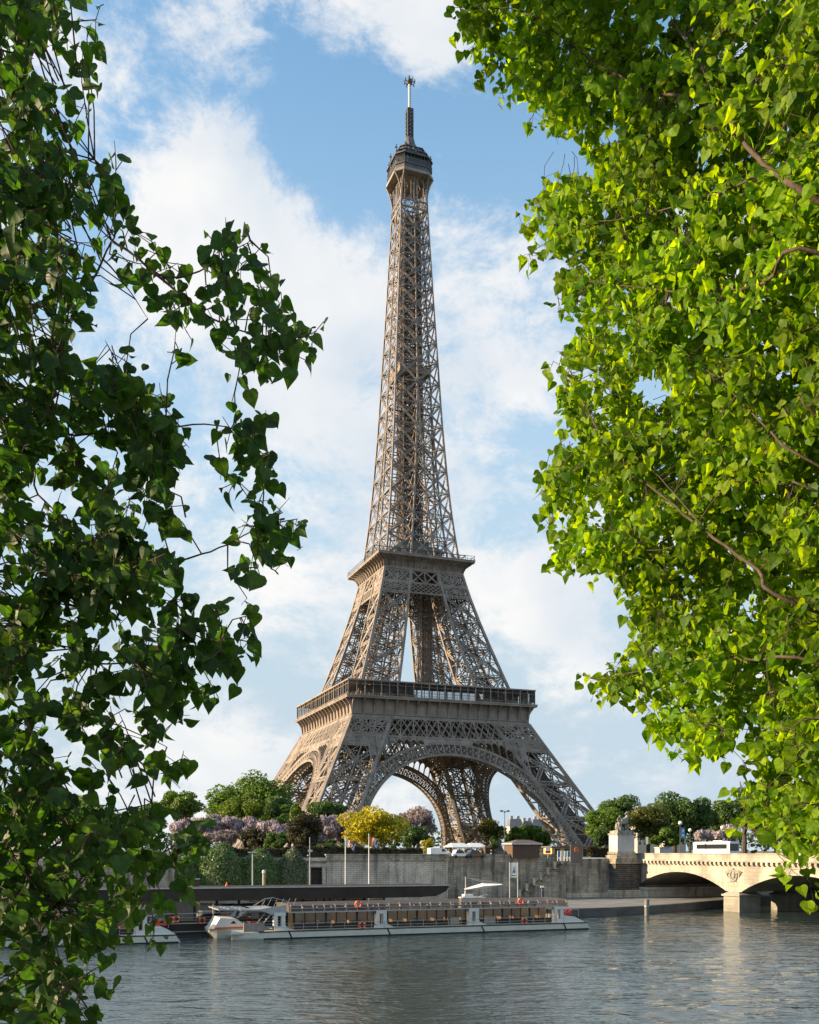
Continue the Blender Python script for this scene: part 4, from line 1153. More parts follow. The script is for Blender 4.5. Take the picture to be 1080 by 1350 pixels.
Y = 214; p = at(614, HZ, Y); sc_ = Y / F
t = thing('marquee', 'long white canvas marquee with a shallow pitched roof beside the white van', 'tent', world=(p.x, p.y, GR), rot=TH)
L = 46 * sc_ / CT
mb = MB()
for i, (a, b_) in enumerate(((-.5, .02), (.03, .5))):
    x0, x1 = a * L, b_ * L; ze, zr = 2.35, zz(1111.5, Y) - GR
    mb.add([(x0 - .2, -2.6, ze), (x1 + .1, -2.6, ze), (x1 - .6, 0, zr), (x0 + .6, 0, zr), (x0 - .2, 2.6, ze), (x1 + .1, 2.6, ze)], [(0, 1, 2, 3), (3, 2, 5, 4), (0, 3, 4), (1, 5, 2)])
    mb.box(x0 - .2, x1 + .1, -2.63, -2.57, ze - .3, ze - .01)
mb.build('canopy', CANVAS, t)
mb = MB(); mb.add([(.3 * L, -2.5, 0), (.5 * L, -2.5, 0), (.5 * L, -2.5, 2.1), (.3 * L, -2.5, 2.1)], [(0, 1, 2, 3)]); mb.build('side_wall', CANVAS, t)
for x in (-.5, -.25, 0.02, .25, .5):
    mb = MB(); mb.bar((x * L, -2.45, 0), (x * L, -2.45, 2.1), .09); mb.build('pole', GREYM, t)
p = at(641, HZ, 212)
t = thing('ticket_booth', 'small red-brown booth at the right end of the white marquee', 'booth', world=(p.x, p.y, GR), rot=TH)
mb = MB(); mb.box(-.6, .6, -.8, .8, 0, 2.2); mb.build('wall', KIOSKW, t); mb = MB(); mb.frustum(0, 0, 2.2, 2.6, .8, 1.0, .5, .6); mb.build('roof', KROOF, t)
mb = MB(); mb.box(-.4, .4, -.83, -.79, 1.1, 1.9); mb.build('hatch', DARKIN, t)
Y = 212; p = at(688.5, HZ, Y); sc_ = Y / F
t = thing('kiosk', 'brown boarded kiosk with a low hipped roof behind the quay wall', 'kiosk', world=(p.x, p.y, GR), rot=TH)
L = 37 * sc_ / CT; zr0, zr1 = zz(1113.5, Y) - GR, zz(1107.3, Y) - GR
mb = MB(); mb.box(-L / 2, L / 2, -1.8, 1.8, 0, zr0); mb.build('wall', KIOSKW, t)
mb = MB()
for i in range(9): mb.box(-L / 2 + .05 + i * L / 8.2, -L / 2 + .16 + i * L / 8.2, -1.86, -1.8, 0, zr0 - .05)
mb.build('batten', KROOF, t)
mb = MB(); mb.frustum(0, 0, zr0 + .35, zr1, L * .53, 2.3, L * .2, .4); mb.build('roof', KROOF, t)
mb = MB(); mb.box(-L * .57, L * .57, -2.5, 2.5, zr0 - .02, zr0 + .34); mb.build('eave', GREYM, t)
lamp('tall twin-armed street lamp standing left of the brown kiosk', 665.5, 222, zz(1068, 222), GR, None, arms=True)
p = at(722.5, HZ, 206)
t = thing('notice_sign', 'small red and white notice on a post right of the kiosk', 'sign', world=(p.x, p.y, GR), rot=TH)
mb = MB(); mb.box(-.06, .06, -.05, .05, 0, 1.3); mb.build('post', GREYM, t)
mb = MB(); mb.box(-.55, .55, -.08, -.02, 1.62, 2.35); mb.build('panel', WHITEB, t)
mb = MB(); mb.box(-.6, .6, -.09, -.01, 1.0, 1.6); mb.build('lower_panel', RED, t)
for i, px in enumerate((737, 741.5, 746, 750)):
    p = at(px, HZ, 208 + i * .4)
    t = thing('poster_frame', ('leftmost white framed poster stand beside the brown emblem box', 'second white framed poster stand from the left beside the emblem box', 'third white framed poster stand from the left beside the emblem box', 'white framed poster stand nearest the brown emblem box')[i], 'poster stand', world=(p.x, p.y, GR - .6), rot=TH, group='poster stands at the stair head')
    mb = MB(); mb.bar((-.3, 0, 0), (-.3, 0, 2.1), .1); mb.bar((.3, 0, 0), (.3, 0, 2.1), .1); mb.bar((-.3, 0, 2.1), (.3, 0, 2.1), .1); mb.bar((-.3, 0, .5), (.3, 0, .5), .1); mb.build('frame', POLEW, t)
    mb = MB(); mb.box(-.25, .25, -.03, .03, .9, 2.0); mb.build('poster', (BLUEB, WHITEB, WHITEB, BLUEB)[i], t)
p = at(760, HZ, 206); b0 = GR - 1.6
t = thing('notice_box', 'brown panel box bearing a round orange emblem by the stair head', 'sign', world=(p.x, p.y, b0), rot=TH * .2)
h = zz(1113.5, 206) - b0
mb = MB(); mb.box(-1.25, 1.25, -.25, .25, .6, h); mb.build('panel', mat('grey brown panel', (.14, .115, .09), rough=.7), t)
mb = MB(); mb.bar((-1.2, 0, 0), (-1.2, 0, h + .2), .14); mb.bar((1.2, 0, 0), (1.2, 0, h), .14); mb.build('post', POSTD, t)
mb = MB(); mb.torus((0, -.27, h - 1.1), .42, .07, 'y', 20, 6); mb.sphere((0, -.27, h - 1.1), .22, 10, 6, (1, .2, 1)); mb.build('round_emblem', FLAGO, t)
p = at(747, HZ, 232)
t = thing('ticket_hall', 'low yellow ticket building at the foot of the right tower leg', 'building', world=(p.x, p.y, GR), rot=TH)
mb = MB(); mb.box(-5, 5.5, -2, 2, 0, 2.3); mb.build('wall', YELLOWW, t); mb = MB(); mb.box(-5.4, 5.9, -2.5, 2.4, 2.3, 2.6); mb.build('roof', KROOF, t)
for i in range(4):
    mb = MB(); mb.box(-4.2 + i * 2.5, -2.8 + i * 2.5, -2.05, -1.99, .3, 2.0); mb.build('window', DARKIN, t)

# ------------------------------------------------------------------ flagpoles, lamps and signs on the low quay
def flag(label, px, ytop, Y):
    p = at(px, HZ, Y); h = zz(ytop, Y) - LQ
    t = thing('flagpole', label, 'flagpole', world=(p.x, p.y, LQ), rot=0, group='white flagpoles on the low quay')
    mb = MB(); mb.lathe(0, 0, [(.12, 0), (.09, h * .6), (.06, h), (.1, h + .02), (.1, h + .12), (.02, h + .16)], 10); mb.build('pole', POLEW, t)
    def cloth(u0, u1, m, nm, par):
        b = MB(); n = 8; k = 8; vs = []; fs = []
        for i in range(n + 1):
            f = u0 + (u1 - u0) * i / n
            for j in range(k + 1):
                g = j / k
                x = .1 + f * 1.75 * (1 - .15 * g); z = h - .2 - g * 1.25 - f * 1.0 - .12 * math.sin(f * 9)
                y = .16 * math.sin(f * 11 + g * 2) * f
                vs.append((x, y, z))
        for i in range(n):
            for j in range(k): fs.append((i * (k + 1) + j, (i + 1) * (k + 1) + j, (i + 1) * (k + 1) + j + 1, i * (k + 1) + j + 1))
        b.add(vs, fs); return b.build(nm, m, par, smooth=True)
    fo = cloth(0, .34, WHITEB if px < 470 else FLAGO, 'flag', t); cloth(.34, .68, FLAGO if px < 470 else WHITEB, 'flag_middle', fo); cloth(.68, 1, FLAGB, 'flag_end', fo)
    b = MB(); b.torus((.95, -.22, h - 1.45), .22, .05, 'y', 14, 5); b.build('flag_emblem', WHITEB if px < 470 else FLAGB, fo)
flag('white pole with a limp white, orange and navy flag, the left of the pair', 455.5, 1103.5, 166)
flag('white pole with an orange-edged flag, the right of the pair', 486.5, 1100.5, 168)
Y = 163; p = at(333, HZ, Y); h = zz(1124, Y) - LQ
t = thing('street_lamp', 'pale slim quay lamp with a flat two-armed head before the ivy bushes', 'street lamp', world=(p.x, p.y, LQ))
mb = MB(); mb.lathe(0, 0, [(.14, 0), (.09, h)], 8); mb.build('post', GREYM, t)
for sg in (-1, 1):
    mb = MB(); mb.box(min(0, sg * .75), max(0, sg * .75), -.14, .14, h - .05, h + .12); mb.build('lamp_head', GREYM, t)
p = at(348, HZ, 160); h = zz(1147, 160) - LQ
t = thing('bollard_post', 'thick tan mooring post with a white cap below the ivy bushes', 'post', world=(p.x, p.y, LQ))
mb = MB(); mb.lathe(0, 0, [(.26, 0), (.24, h - .5)], 10); mb.build('shaft', TANRIB, t); mb = MB(); mb.lathe(0, 0, [(.3, h - .5), (.3, h - .1), (.1, h)], 10); mb.build('cap', POLEW, t)
Y = 172; p = at(408.5, HZ, Y); h = zz(1104, Y) - LQ; hm = zz(1122, Y) - LQ
t = thing('instrument_mast', 'thin grey mast with small instruments beside the dark doorway', 'mast', world=(p.x, p.y, LQ))
mb = MB(); mb.lathe(0, 0, [(.1, 0), (.06, h)], 8); mb.build('pole', GREYM, t)
mb = MB(); mb.box(-.3, .3, -.2, .2, hm - .2, hm + .25); mb.sphere((.35, 0, hm), .2, 8, 6); mb.sphere((-.3, 0, hm - .8), .16, 8, 6); mb.build('instrument', GREYM, t)
Y = 176; p = at(677.5, HZ, Y); k = Y / F
t = thing('framed_sign', 'white panel picturing a small tower, held between two tall grey posts', 'sign', world=(p.x, p.y, LQ))
h = zz(1137, Y) - LQ
for x in (-5.3 * k, 5.3 * k):
    mb = MB(); mb.lathe(x, 0, [(.1, 0), (.1, h)], 8); mb.build('post', GREYM, t)
zb = zz(1157, Y) - LQ
mb = MB(); mb.box(-4.6 * k, 4.6 * k, -.06, .06, zb, h - .05); pn = mb.build('panel', POLEW, t)
mb = MB(); mb.prism([(-.22, zb + .8), (-.06, zb + 1.5), (0, zb + 2.1), (.06, zb + 1.5), (.22, zb + .8), (.12, zb + .8), (0, zb + 1.05), (-.12, zb + .8)], 'y', -.09, -.064); mb.box(-.4, .4, -.085, -.064, zb + .3, zb + .42); mb.build('tower_pictogram', FLAGB, pn)
p = at(715, HZ, 205)
t = thing('info_post', 'small black and white information post in front of the stained wall', 'post', world=(p.x, p.y, LQ))
h = zz(1168, 205) - LQ
mb = MB(); mb.box(-.28, .28, -.2, .2, 0, h - .35); mb.build('post', CHAR, t); mb = MB(); mb.box(-.36, .36, -.26, .26, h - .35, h); mb.build('cap', POLEW, t); mb = MB(); mb.box(-.2, -.05, -.22, -.2, .5, h - .6); mb.build('stripe', POLEW, t)
Y = 171; k = Y / F
p = at(614, HZ, Y)
t = thing('awning', 'white fabric awning slung from a grey post on the low quay', 'awning', world=(p.x, p.y, LQ))
def lz(py): return zz(py, Y) - LQ
mb = MB(); mb.lathe(0, 0, [(.1, 0), (.1, lz(1156))], 8); mb.build('post', GREYM, t)
mb = MB(); mb.bar((0, 0, lz(1157)), (47 * k, 0, lz(1165)), .07); mb.bar((0, 0, lz(1157)), (24 * k, 0, lz(1163.5)), .06); mb.bar((47 * k, 0, 0), (47 * k, 0, lz(1165)), .12); mb.build('rope', GREYM, t)
mb = MB(); a = []; 
for i in range(9):
    f = i / 8; x = (-2 + 50 * f) * k
    zt = np.interp(f, [0, .5, 1], [lz(1172), lz(1164.5), lz(1165.5)]); zb_ = np.interp(f, [0, .4, 1], [lz(1173.5), lz(1172.5), lz(1167)])
    a += [(x, 0.6 + .3 * math.sin(f * 5), zt), (x, -1.2, (zt + zb_) / 2), (x, -.4, zb_)]
mb.add(a, [q for i in range(8) for q in ((3 * i, 3 * i + 3, 3 * i + 4, 3 * i + 1), (3 * i + 1, 3 * i + 4, 3 * i + 5, 3 * i + 2))]); mb.build('sheet', CANVAS, t)
p = at(853, 1207, F * EYE / 85.0)
t = thing('mooring_post', 'pale round mooring pile standing in the water by the quay edge', 'post', world=(p.x, p.y, 0))
h = zz(1186, p.y)
mb = MB(); mb.lathe(0, 0, [(.42, -2), (.42, h - .25), (.46, h - .2), (.46, h), (.2, h + .05)], 14); mb.build('shaft', CONC, t)
mb = MB(); mb.lathe(0, 0, [(.5, h * .55), (.5, h * .62)], 14); mb.build('band', GREYM, t)

# ------------------------------------------------------------------ far buildings
def block(label, px0, px1, pytop, Y, rows, group='far apartment blocks'):
    a = at(px0, HZ, Y); b = at(px1, HZ, Y); w = b.x - a.x; H = zz(pytop, Y) - GR
    t = thing('apartment_building', label, 'building', world=((a.x + b.x) / 2, Y, GR), rot=.12, group=group)
    hw = H * .78
    mb = MB(); mb.box(-w / 2, w / 2, 0, 14, 0, hw); mb.build('wall', HAUSS, t)
    mb = MB(); mb.frustum(0, 7, hw, H, w / 2 + .3, 7.3, w / 2 - 1.2, 4.5); rf = mb.build('roof', SLATE, t)
    n = int(w / 3.2)
    for i in range(max(2, n // 3)):
        x = -w / 2 + (i + .5) * w / max(2, n // 3); mb = MB(); mb.box(x - 1.1, x + 1.1, 5, 6.2, H - .4, H + 2.4); mb.build('chimney', HAUSS, rf)
    for r in range(rows):
        for i in range(n):
            x = -w / 2 + (i + .5) * w / n; z = hw * (1 - (r + .75) / (rows + .6))
            mb = MB(); mb.box(x - .65, x + .65, -.06, .2, z, z + 2.0); mb.build('window', FARWIN, t)
    mb = MB(); mb.box(-w / 2 - .3, w / 2 + .3, -.5, -.07, hw - .9, hw - .4); mb.build('cornice', HAUSS, t)
block('far pale apartment block seen under the tower right of the tall lamp', 672, 690, 1079.5, 760, 4)
block('far pale apartment block with stepped roof seen under the tower arch', 690, 704, 1082, 770, 4)
block('far pale apartment block half behind the right tower leg', 702, 726, 1080, 800, 4)
block('far pale apartment block showing above the olive trees', 840, 868, 1063.5, 620, 3)
block('far pale apartment block showing between the dark trees', 878, 905, 1063, 640, 3)
# ------------------------------------------------------------------ sightseeing boats and the landing stage
BV = 128.4
UR = U(778, BV)
def bx(px): return U(px, BV) - UR
bow = bx(308); LB = -bow
def make_boat(u, v, label, group):
    t = thing('tour_boat', label, 'boat', u, v, 0, group=group)
    # side hull, low and pale, pinched at the ends
    mb = MB(); n = 40; vs = []; fs = []
    for i in range(n + 1):
        x = bow + LB * i / n
        e = min(1.0, (x - bow) / 5.0); r = min(1.0, -x / 1.2)
        wy = 2.6 * (.15 + .85 * math.sin(e * math.pi / 2)); up = .28 * (1 - e) ** 2
        zt = 1.0 + up; x2 = x - .5 * (1 - r)
        vs += [(x, 1.3 - wy / 2 + .25, -.4), (x, 1.3 - wy / 2, .12 + up), (x2, 1.3 - wy / 2, zt - .2), (x2, 1.3 - wy / 2 + .12, zt), (x2, 1.3 + wy / 2, zt), (x, 1.3 + wy / 2, -.4)]
    for i in range(n):
        for j in range(6): fs.append((6 * i + j, 6 * i + (j + 1) % 6, 6 * i + 6 + (j + 1) % 6, 6 * i + 6 + j))
    fs += [tuple(range(6)), tuple(range(6 * n + 5, 6 * n - 1, -1))]
    mb.add(vs, fs); hull = mb.build('hull', CREAM, t)
    mb = MB(); mb.box(bow + 4, -.25, -.03, .1, -.3, .17); mb.build('waterline', BLACK, hull)
    mb = MB(); mb.box(bow + 3.4, -.5, -.05, .12, .93, 1.06); mb.build('rubbing_strake', CHAR, hull)
    for px in (383, 513, 637, 745):
        x = bx(px); mb = MB(); mb.prism([(x - .35, 1.0), (x - .15, 1.0), (x + .32, .05), (x + .1, .05)], 'y', -.045, .02); mb.build('joint', CHAR, hull)
    # main body and deck
    mb = MB(); mb.box(bow + 6.5, -1.6, 2.4, 9.6, -.4, .98); mb.box(bow + 3, -1.0, .2, 9.6, .99, 1.04); mb.build('deck', CREAM, t)
    x0, x1 = bx(392), bx(741)
    cy0, cy1 = 1.75, 8.6
    # cabin: dark plinth, posts, panes
    mb = MB(); mb.box(x0, x1, cy0, cy0 + .1, 1.04, 1.75); mb.box(x0, x1, cy1 - .1, cy1, 1.04, 1.75); mb.build('cabin_plinth', CHAR, t)
    mb = MB(); mb.box(x0, x1, cy0, cy1, 1.045, 1.1); mb.build('cabin_floor', WOODIN, t)
    n = 27
    fr = MB()
    for i in range(n + 1):
        x = x0 + (x1 - x0) * i / n; w_ = .13 if i % 3 else .3
        for y in (cy0 + .05, cy1 - .05): fr.box(x - w_ / 2, x + w_ / 2, y - .06, y + .06, 1.75, 3.35)
    fr.build('window_post', CHAR, t)
    g = MB()
    for i in range(n):
        a, b_ = x0 + (x1 - x0) * i / n + .16, x0 + (x1 - x0) * (i + 1) / n - .16
        for y in (cy0 + .02, cy1 - .02): g.add([(a, y, 1.76), (b_, y, 1.76), (b_, y, 3.34), (a, y, 3.34)], [(0, 1, 2, 3)])
    g.build('window', GLASS, t)
    mb = MB(); mb.box(x0, x1, 5.0, 5.15, 1.1, 3.2); 
    mb.build('inner_partition', WOODIN, t)
    for i in range(18):      # rows of seats seen through the panes
        x = x0 + 1.2 + i * (x1 - x0 - 2) / 18
        mb = MB(); mb.box(x, x + .5, 2.3, 4.6, 1.1, 1.55); mb.box(x + .4, x + .5, 2.3, 4.6, 1.55, 2.05); mb.build('seat', WOODIN if i % 4 else CHAR, t)
    for (pa, pb) in ((600, 612), (645, 660)):
        mb = MB(); mb.box(bx(pa), bx(pb), cy0 - .08, cy0 - .03, 1.1, 2.2); mb.build('door_panel', TANRIB, t)
    # curved glazed roof with wooden ribs
    def rf(f):
        a = f * math.pi
        y = (cy0 + cy1) / 2 - (cy1 - cy0 + 1.3) / 2 * math.copysign(abs(math.cos(a)) ** .38, math.cos(a)); z = 3.42 + 1.12 * max(0, math.sin(a)) ** .42
        return y, z
    mb = MB(); m_ = 14; vs = []
    for x in (x0 - .8, x1 + 1.6):
        for j in range(m_ + 1): vs.append((x, *rf(j / m_)))
    fs = [(j, j + 1, m_ + 2 + j, m_ + 1 + j) for j in range(m_)] + [tuple(range(m_ + 1)), tuple(range(2 * m_ + 1, m_, -1))]
    mb.add(vs, fs); roof = mb.build('roof', ROOFGL, t)
    mb = MB(); mb.box(x0 - 1.0, x1 + 1.7, cy0 - .78, cy0 + .05, 3.34, 3.5); mb.box(x0 - 1.0, x1 + 1.7, cy1 - .05, cy1 + .78, 3.34, 3.5); mb.build('eave', GREYM, t)
    k = 27
    for i in range(k + 1):
        x = x0 - .6 + (x1 - x0 + 2.0) * i / k
        rb = MB(); pts = []
        for f_ in (0, .004, .012, .03, .06, .1, .16, .22):
            y, z = rf(f_); pts.append((x, y - .05, z + .06))
        rb.poly(pts, .15, .12); rb.build('roof_rib', TANRIB, roof)
    mb = MB(); 
    for f in (.03, .16): 
        y, z = rf(f); mb.bar((x0 - .6, y - .1, z + .12), (x1 + 1.4, y - .1, z + .12), .07)
    mb.build('roof_rail', GREYM, roof)
    for i in range(20):      # roof spotlights
        x = x0 + 1 + i * (x1 - x0 - 2) / 19; y, z = rf(.1)
        mb = MB(); mb.sphere((x, y - .1, z - .05), .14, 8, 5); mb.build('spotlight', POLEW, roof)
    # white slotted pylons
    for px in (370.5, 505.5, 628, 740.5):
        x = bx(px); m = MB()
        for sx_ in (-1, 1): m.box(x + sx_ * .52 - .26, x + sx_ * .52 + .26, .75, 1.55, 1.04, 3.4)
        m.box(x - .78, x + .78, .72, 1.58, 3.0, 3.42); m.box(x - .78, x + .78, .73, 1.57, 1.04, 1.6)
        m.prism([(x + .7, 1.05), (x + .7, 2.0), (x + 1.0, 1.45), (x + 2.1, 1.05)], 'y', .8, 1.5)
        if px > 380: m.prism([(x - .7, 1.05), (x - 1.0, 1.05), (x - .7, 1.5)], 'y', .8, 1.5)
        m.build('pylon', WHITE, t)
    # guard rail
    m = MB(); a, b_ = bx(345), bx(735); q = int((b_ - a) / 1.85)
    for i in range(q + 1):
        x = a + (b_ - a) * i / q; m.bar((x, .3, 1.0), (x, .3, 2.0), .06)
    for z in (1.5, 2.0): m.bar((a, .3, z), (b_, .3, z), .055)
    m.build('guard_rail', GREYM, t)
    # left end: open boarding bay under a projecting roof frame
    c0, c1 = bx(290), bx(368)
    m = MB()
    for y in (1.0, 3.6, 6.4, 9.0): m.bar((c0, y, 4.0), (c1 + 1, y, 3.75), .16)
    for i in range(6):
        x = c0 + (c1 - c0) * i / 5; m.bar((x, 1.0, 3.98 - .05 * i), (x, 9.0, 3.98 - .05 * i), .14)
    m.prism([(c1 - 2.6, 3.9), (c1 + 1.2, 4.5), (c1 + 1.2, 3.0), (c1 - .3, 3.0)], 'y', .95, 1.2)
    m.prism([(c0 + 3, 3.86), (c1, 4.0), (c1, 3.6), (c0 + 3, 3.75)], 'y', 1.22, 9.0)
    m.build('boarding_canopy', GREYM, t)
    m = MB(); m.bar((c0 + 4, 1.4, 4.0), (c0 + 6.2, 1.4, 5.3), .09); m.bar((c0 + 6.2, 1.4, 5.3), (c1 - .5, 1.4, 5.45), .09); m.bar((c1 - .5, 1.4, 5.45), (c1 + 1.5, 1.4, 4.9), .07)
    for i in range(7): m.bar((c0 + 4.6 + i * .9, 1.4, 4.0), (c0 + 5.4 + i * .85, 1.4, 4.9 + min(i, 2) * .2), .05)
    m.build('upper_rail', GREYM, t)
    m = MB(); m.bar((bx(362), 2.0, 3.3), (bx(345), 2.0, 1.2), .35, .14); m.bar((bx(355), 2.6, 3.3), (bx(338), 2.6, 1.2), .2, .1); m.build('boarding_stair', GREYM, t)
    m = MB(); m.box(bx(323), bx(349), .15, .3, 1.04, 2.2); m.build('boarding_screen', mat('rose grey panel', (.33, .27, .235), rough=.6), t)
    m = MB(); m.box(bx(321.5), bx(323), .1, .32, 1.04, 2.3); m.box(bx(347.5), bx(349), .1, .32, 1.04, 2.3); m.build('screen_post', TANRIB, t)
    for i in range(6):
        m = MB(); x = bx(331) + (i % 3) * .75; y = 3.0 + (i // 3) * 1.0
        m.box(x, x + .5, y, y + .5, 1.5, 1.6); m.box(x + .42, x + .5, y, y + .5, 1.6, 2.2); m.bar((x + .25, y + .25, 1.05), (x + .25, y + .25, 1.5), .1); m.build('deck_seat', RED, t)
    # bow of the centre hull, standing further left
    b0, b1 = bx(267) + 1.6, bx(330)
    m = MB()
    def sec(x, w_, zt, zb): return [(x, 6.2 - w_, zt), (x, 6.2 + w_, zt), (x, 6.2 + w_ * .8, zb), (x, 6.2 - w_ * .8, zb)]
    S_ = [sec(b0, 2.2, 1.3, .75), sec(b0 + .9, 2.7, 1.3, -.3), sec(b0 + 2.2, 2.9, 1.3, -.4), sec(b1, 3.2, 1.3, -.4)]
    for i in range(3):
        m.add(S_[i] + S_[i + 1], [(0, 1, 5, 4), (1, 2, 6, 5), (2, 3, 7, 6), (3, 0, 4, 7)])
    m.add(S_[0], [(0, 1, 2, 3)])
    m.build('bow', CREAM, t)
    m = MB(); m.prism([(b0 + .35, 1.3), (b0 + 1.25, 2.75), (b1 - 1.2, 2.6), (b1 - .2, 1.9), (b1, 1.3)], 'y', 3.3, 9.0); cab = m.build('wheelhouse', WHITE, t)
    m = MB(); m.prism([(b0 + 2.6, 1.95), (b0 + 3.1, 2.3), (b1 - 1.7, 2.3), (b1 - 1.2, 1.95)], 'y', 3.27, 3.3); m.build('wheelhouse_window', CARGLASS, cab)
    m = MB(); m.box(b0 + .55, b1, 3.2, 3.32, 1.32, 1.52); m.build('orange_stripe', ORANGE, t)
    m = MB(); m.prism([(b0 + 3.4, 2.7), (b0 + 5.2, 4.0), (b0 + 5.5, 4.0), (b0 + 3.8, 2.7)], 'y', 3.6, 8.7); m.build('windscreen', GLASS_B, t)
    m = MB(); m.bar((b0 + .8, 6.2, 1.3), (b0 + .8, 6.2, 4.6), .07); m.box(b0 + .7, b0 + .95, 6.1, 6.3, 3.2, 4.3); m.build('jackstaff', TANRIB, t)
    m = MB(); m.box(bx(305), bx(352), .6, 3.0, .6, .78); m.bar((bx(296), .8, .75), (bx(352), .8, .85), .1); m.build('boarding_step', GREYM, t)
    # right end: sloping after-deck
    e0 = bx(747)
    m = MB(); m.prism([(e0, 1.02), (e0, 1.95), (-2.2, 1.85), (-.6, 1.1), (-.6, 1.02)], 'y', .6, 8.8); m.build('after_deck', WHITE, t)
    m = MB(); m.bar((e0 + .3, .9, 1.9), (e0 + .3, .9, 3.0), .06); m.bar((e0 + 2.6, .9, 1.85), (e0 + 2.6, .9, 2.9), .06); m.bar((e0 + .3, .9, 2.95), (e0 + 2.6, .9, 2.9), .05); m.build('stern_rail', GREYM, t)
    for i in range(3):
        m = MB(); x = e0 + .5 + i * .8; m.box(x, x + .55, 3.0, 3.6, 2.0, 2.25); m.prism([(x + .1, 2.25), (x + .5, 2.8), (x + .7, 2.8), (x + .4, 2.25)], 'y', 3.0, 3.6); m.build('stern_seat', RED, t)
    return t
boat = make_boat(UR, BV, 'long glass-roofed white sightseeing boat moored in the centre of the river', 'sightseeing boats')
b2 = copy_tree(boat); x, y = W2(U(238, BV - .6), BV - .6); b2.location = (x, y, 0)
tag(b2, 'white sightseeing boat at the far left, half hidden by the dark foreground leaves')

buoy = MB(); buoy.torus((0, 0, 0), .36, .11, 'y', 24, 8)
def lifebuoy(label, u, v, z, group='orange lifebuoys'):
    t = thing('lifebuoy', label, 'lifebuoy', u, v, z, group=group)
    m = MB(); m.torus((0, 0, 0), .42, .13, 'y', 24, 8); m.build('ring', ORANGE, t, smooth=True)
    for a in range(4):
        m = MB(); b_ = math.pi / 4 + a * math.pi / 2; m.torus((0, 0, 0), .42, .14, 'y', 3, 8, b_ - .14, b_ + .14); m.build('white_band', WHITE, t)
    return t
def lbpx(label, px, py, dv): 
    v = BV + dv; u = U(px, v); lifebuoy(label, u, v, Zp(py, u, v))
lbpx('orange lifebuoy on the roof edge of the centre boat, left of its middle', 472.5, 1192.5, .8)
lbpx('orange lifebuoy on the guard rail of the centre boat, left of its middle', 477.5, 1220, .12)
lbpx('orange lifebuoy on the roof edge of the centre boat, near its right end', 687, 1188.5, .8)
lbpx('orange lifebuoy on the guard rail of the centre boat, near its right end', 691.5, 1214.5, .12)
lbpx('orange lifebuoy on the rail of the half-hidden left boat', 113, 1229, -.5)

# ---- landing stage: black pontoon, glazed hall, long dark roof
PV = 141.0
pr = U(588, PV); pl_ = U(40, PV)
st_ = thing('landing_stage', 'long dark-roofed floating landing stage moored behind the sightseeing boats', 'pier building', pr, PV, 0)
Lp = pr - pl_ + 20
zt = Zp(1169, U(400, PV), PV); zb = zt - 1.75
m = MB(); m.box(-Lp, -9, -.5, 9.5, -.5, 1.9); m.build('pontoon', CHAR, st_)
m = MB(); m.box(-Lp, -9, -.62, -.5, 1.45, 1.6); m.box(-Lp, -9, -.6, -.5, .3, .42); m.build('fender', GREYM, st_)
m = MB(); m.prism([(-Lp, zt), (0, zt - .12), (-.5, zt - .9), (-2.2, zb + .1), (-5, zb - .05), (-Lp, zb)], 'y', -1.4, 10.5); roof = m.build('roof', CHAR, st_)
m = MB(); m.prism([(-Lp, zt + .01), (.1, zt - .11), (.1, zt + .02), (-Lp, zt + .13)], 'y', -1.55, -1.3); m.build('roof_edge', GREYM, roof)
m = MB(); m.box(-Lp, -10, 9.0, 9.2, 1.9, zb); m.box(-Lp, -12, -.3, 9, 1.9, 1.95); m.build('back_wall', WOODIN, st_)
for i in range(22):
    x = -10.2 - i * (Lp - 11) / 22
    m = MB(); m.box(x - .14, x + .14, -.2, .05, 1.9, zb); m.build('column', CHAR, st_)
m = MB(); m.box(-Lp, -10, 0.1, .14, 1.95, zb - .02); m.build('glazing', GLASS, st_)
m = MB(); m.box(-Lp, -10, -.35, -.25, 2.85, 2.95); m.box(-Lp, -10, -.35, -.25, 2.3, 2.36); m.build('rail', GREYM, st_)
for i in range(9):
    x = -14 - i * 5.1
    m = MB(); m.box(x, x + 2.6, 4.0, 4.6, 1.95, 3.3 + (i % 3) * .4); m.build('counter', (WOODIN, YELLOWW, KIOSKW)[i % 3], st_)
for i, px in enumerate((236, 247, 256, 270, 286)):
    x = U(px, PV) - pr; m = MB(); m.box(x, x + 1.0, .6, .75, 1.96, zb - .3); m.build('yellow_panel', YELLOWW, st_)  # plain yellow panels behind the glazing
xr = U(430, PV) - pr
m = MB(); m.torus((xr, -.5, 2.9 + .8), 1.5, .1, 'y', 28, 6); m.torus((xr, -.5, 3.7), 1.1, .06, 'y', 24, 5)
for a in range(8): m.bar((xr + 1.1 * math.cos(a * math.pi / 4), -.5, 3.7 + 1.1 * math.sin(a * math.pi / 4)), (xr + 1.5 * math.cos(a * math.pi / 4), -.5, 3.7 + 1.5 * math.sin(a * math.pi / 4)), .12)
m.build('wheel_emblem', GREYM, st_)
for (px, py, lab) in ((232, 1212, 'orange lifebuoy on the dark landing stage beside the left boat'), (266.5, 1214, 'orange lifebuoy on the dark landing stage left of the centre boat bow'), (225, 1213, 'leftmost orange lifebuoy on the dark landing stage by the leaves')):
    u = U(px, PV - .7); lifebuoy(lab, u, PV - .7, Zp(py, u, PV - .7))
u = U(299, PV); c = thing('traffic_cone', 'small orange traffic cone on the landing stage roof', 'cone', u, PV, zt + .17)
m = MB(); m.lathe(0, 0, [(.22, .04), (.05, .62)], 10); m.build('cone_body', ORANGE, c); m = MB(); m.box(-.26, .26, -.26, .26, 0, .04); m.build('cone_foot', CHAR, c)
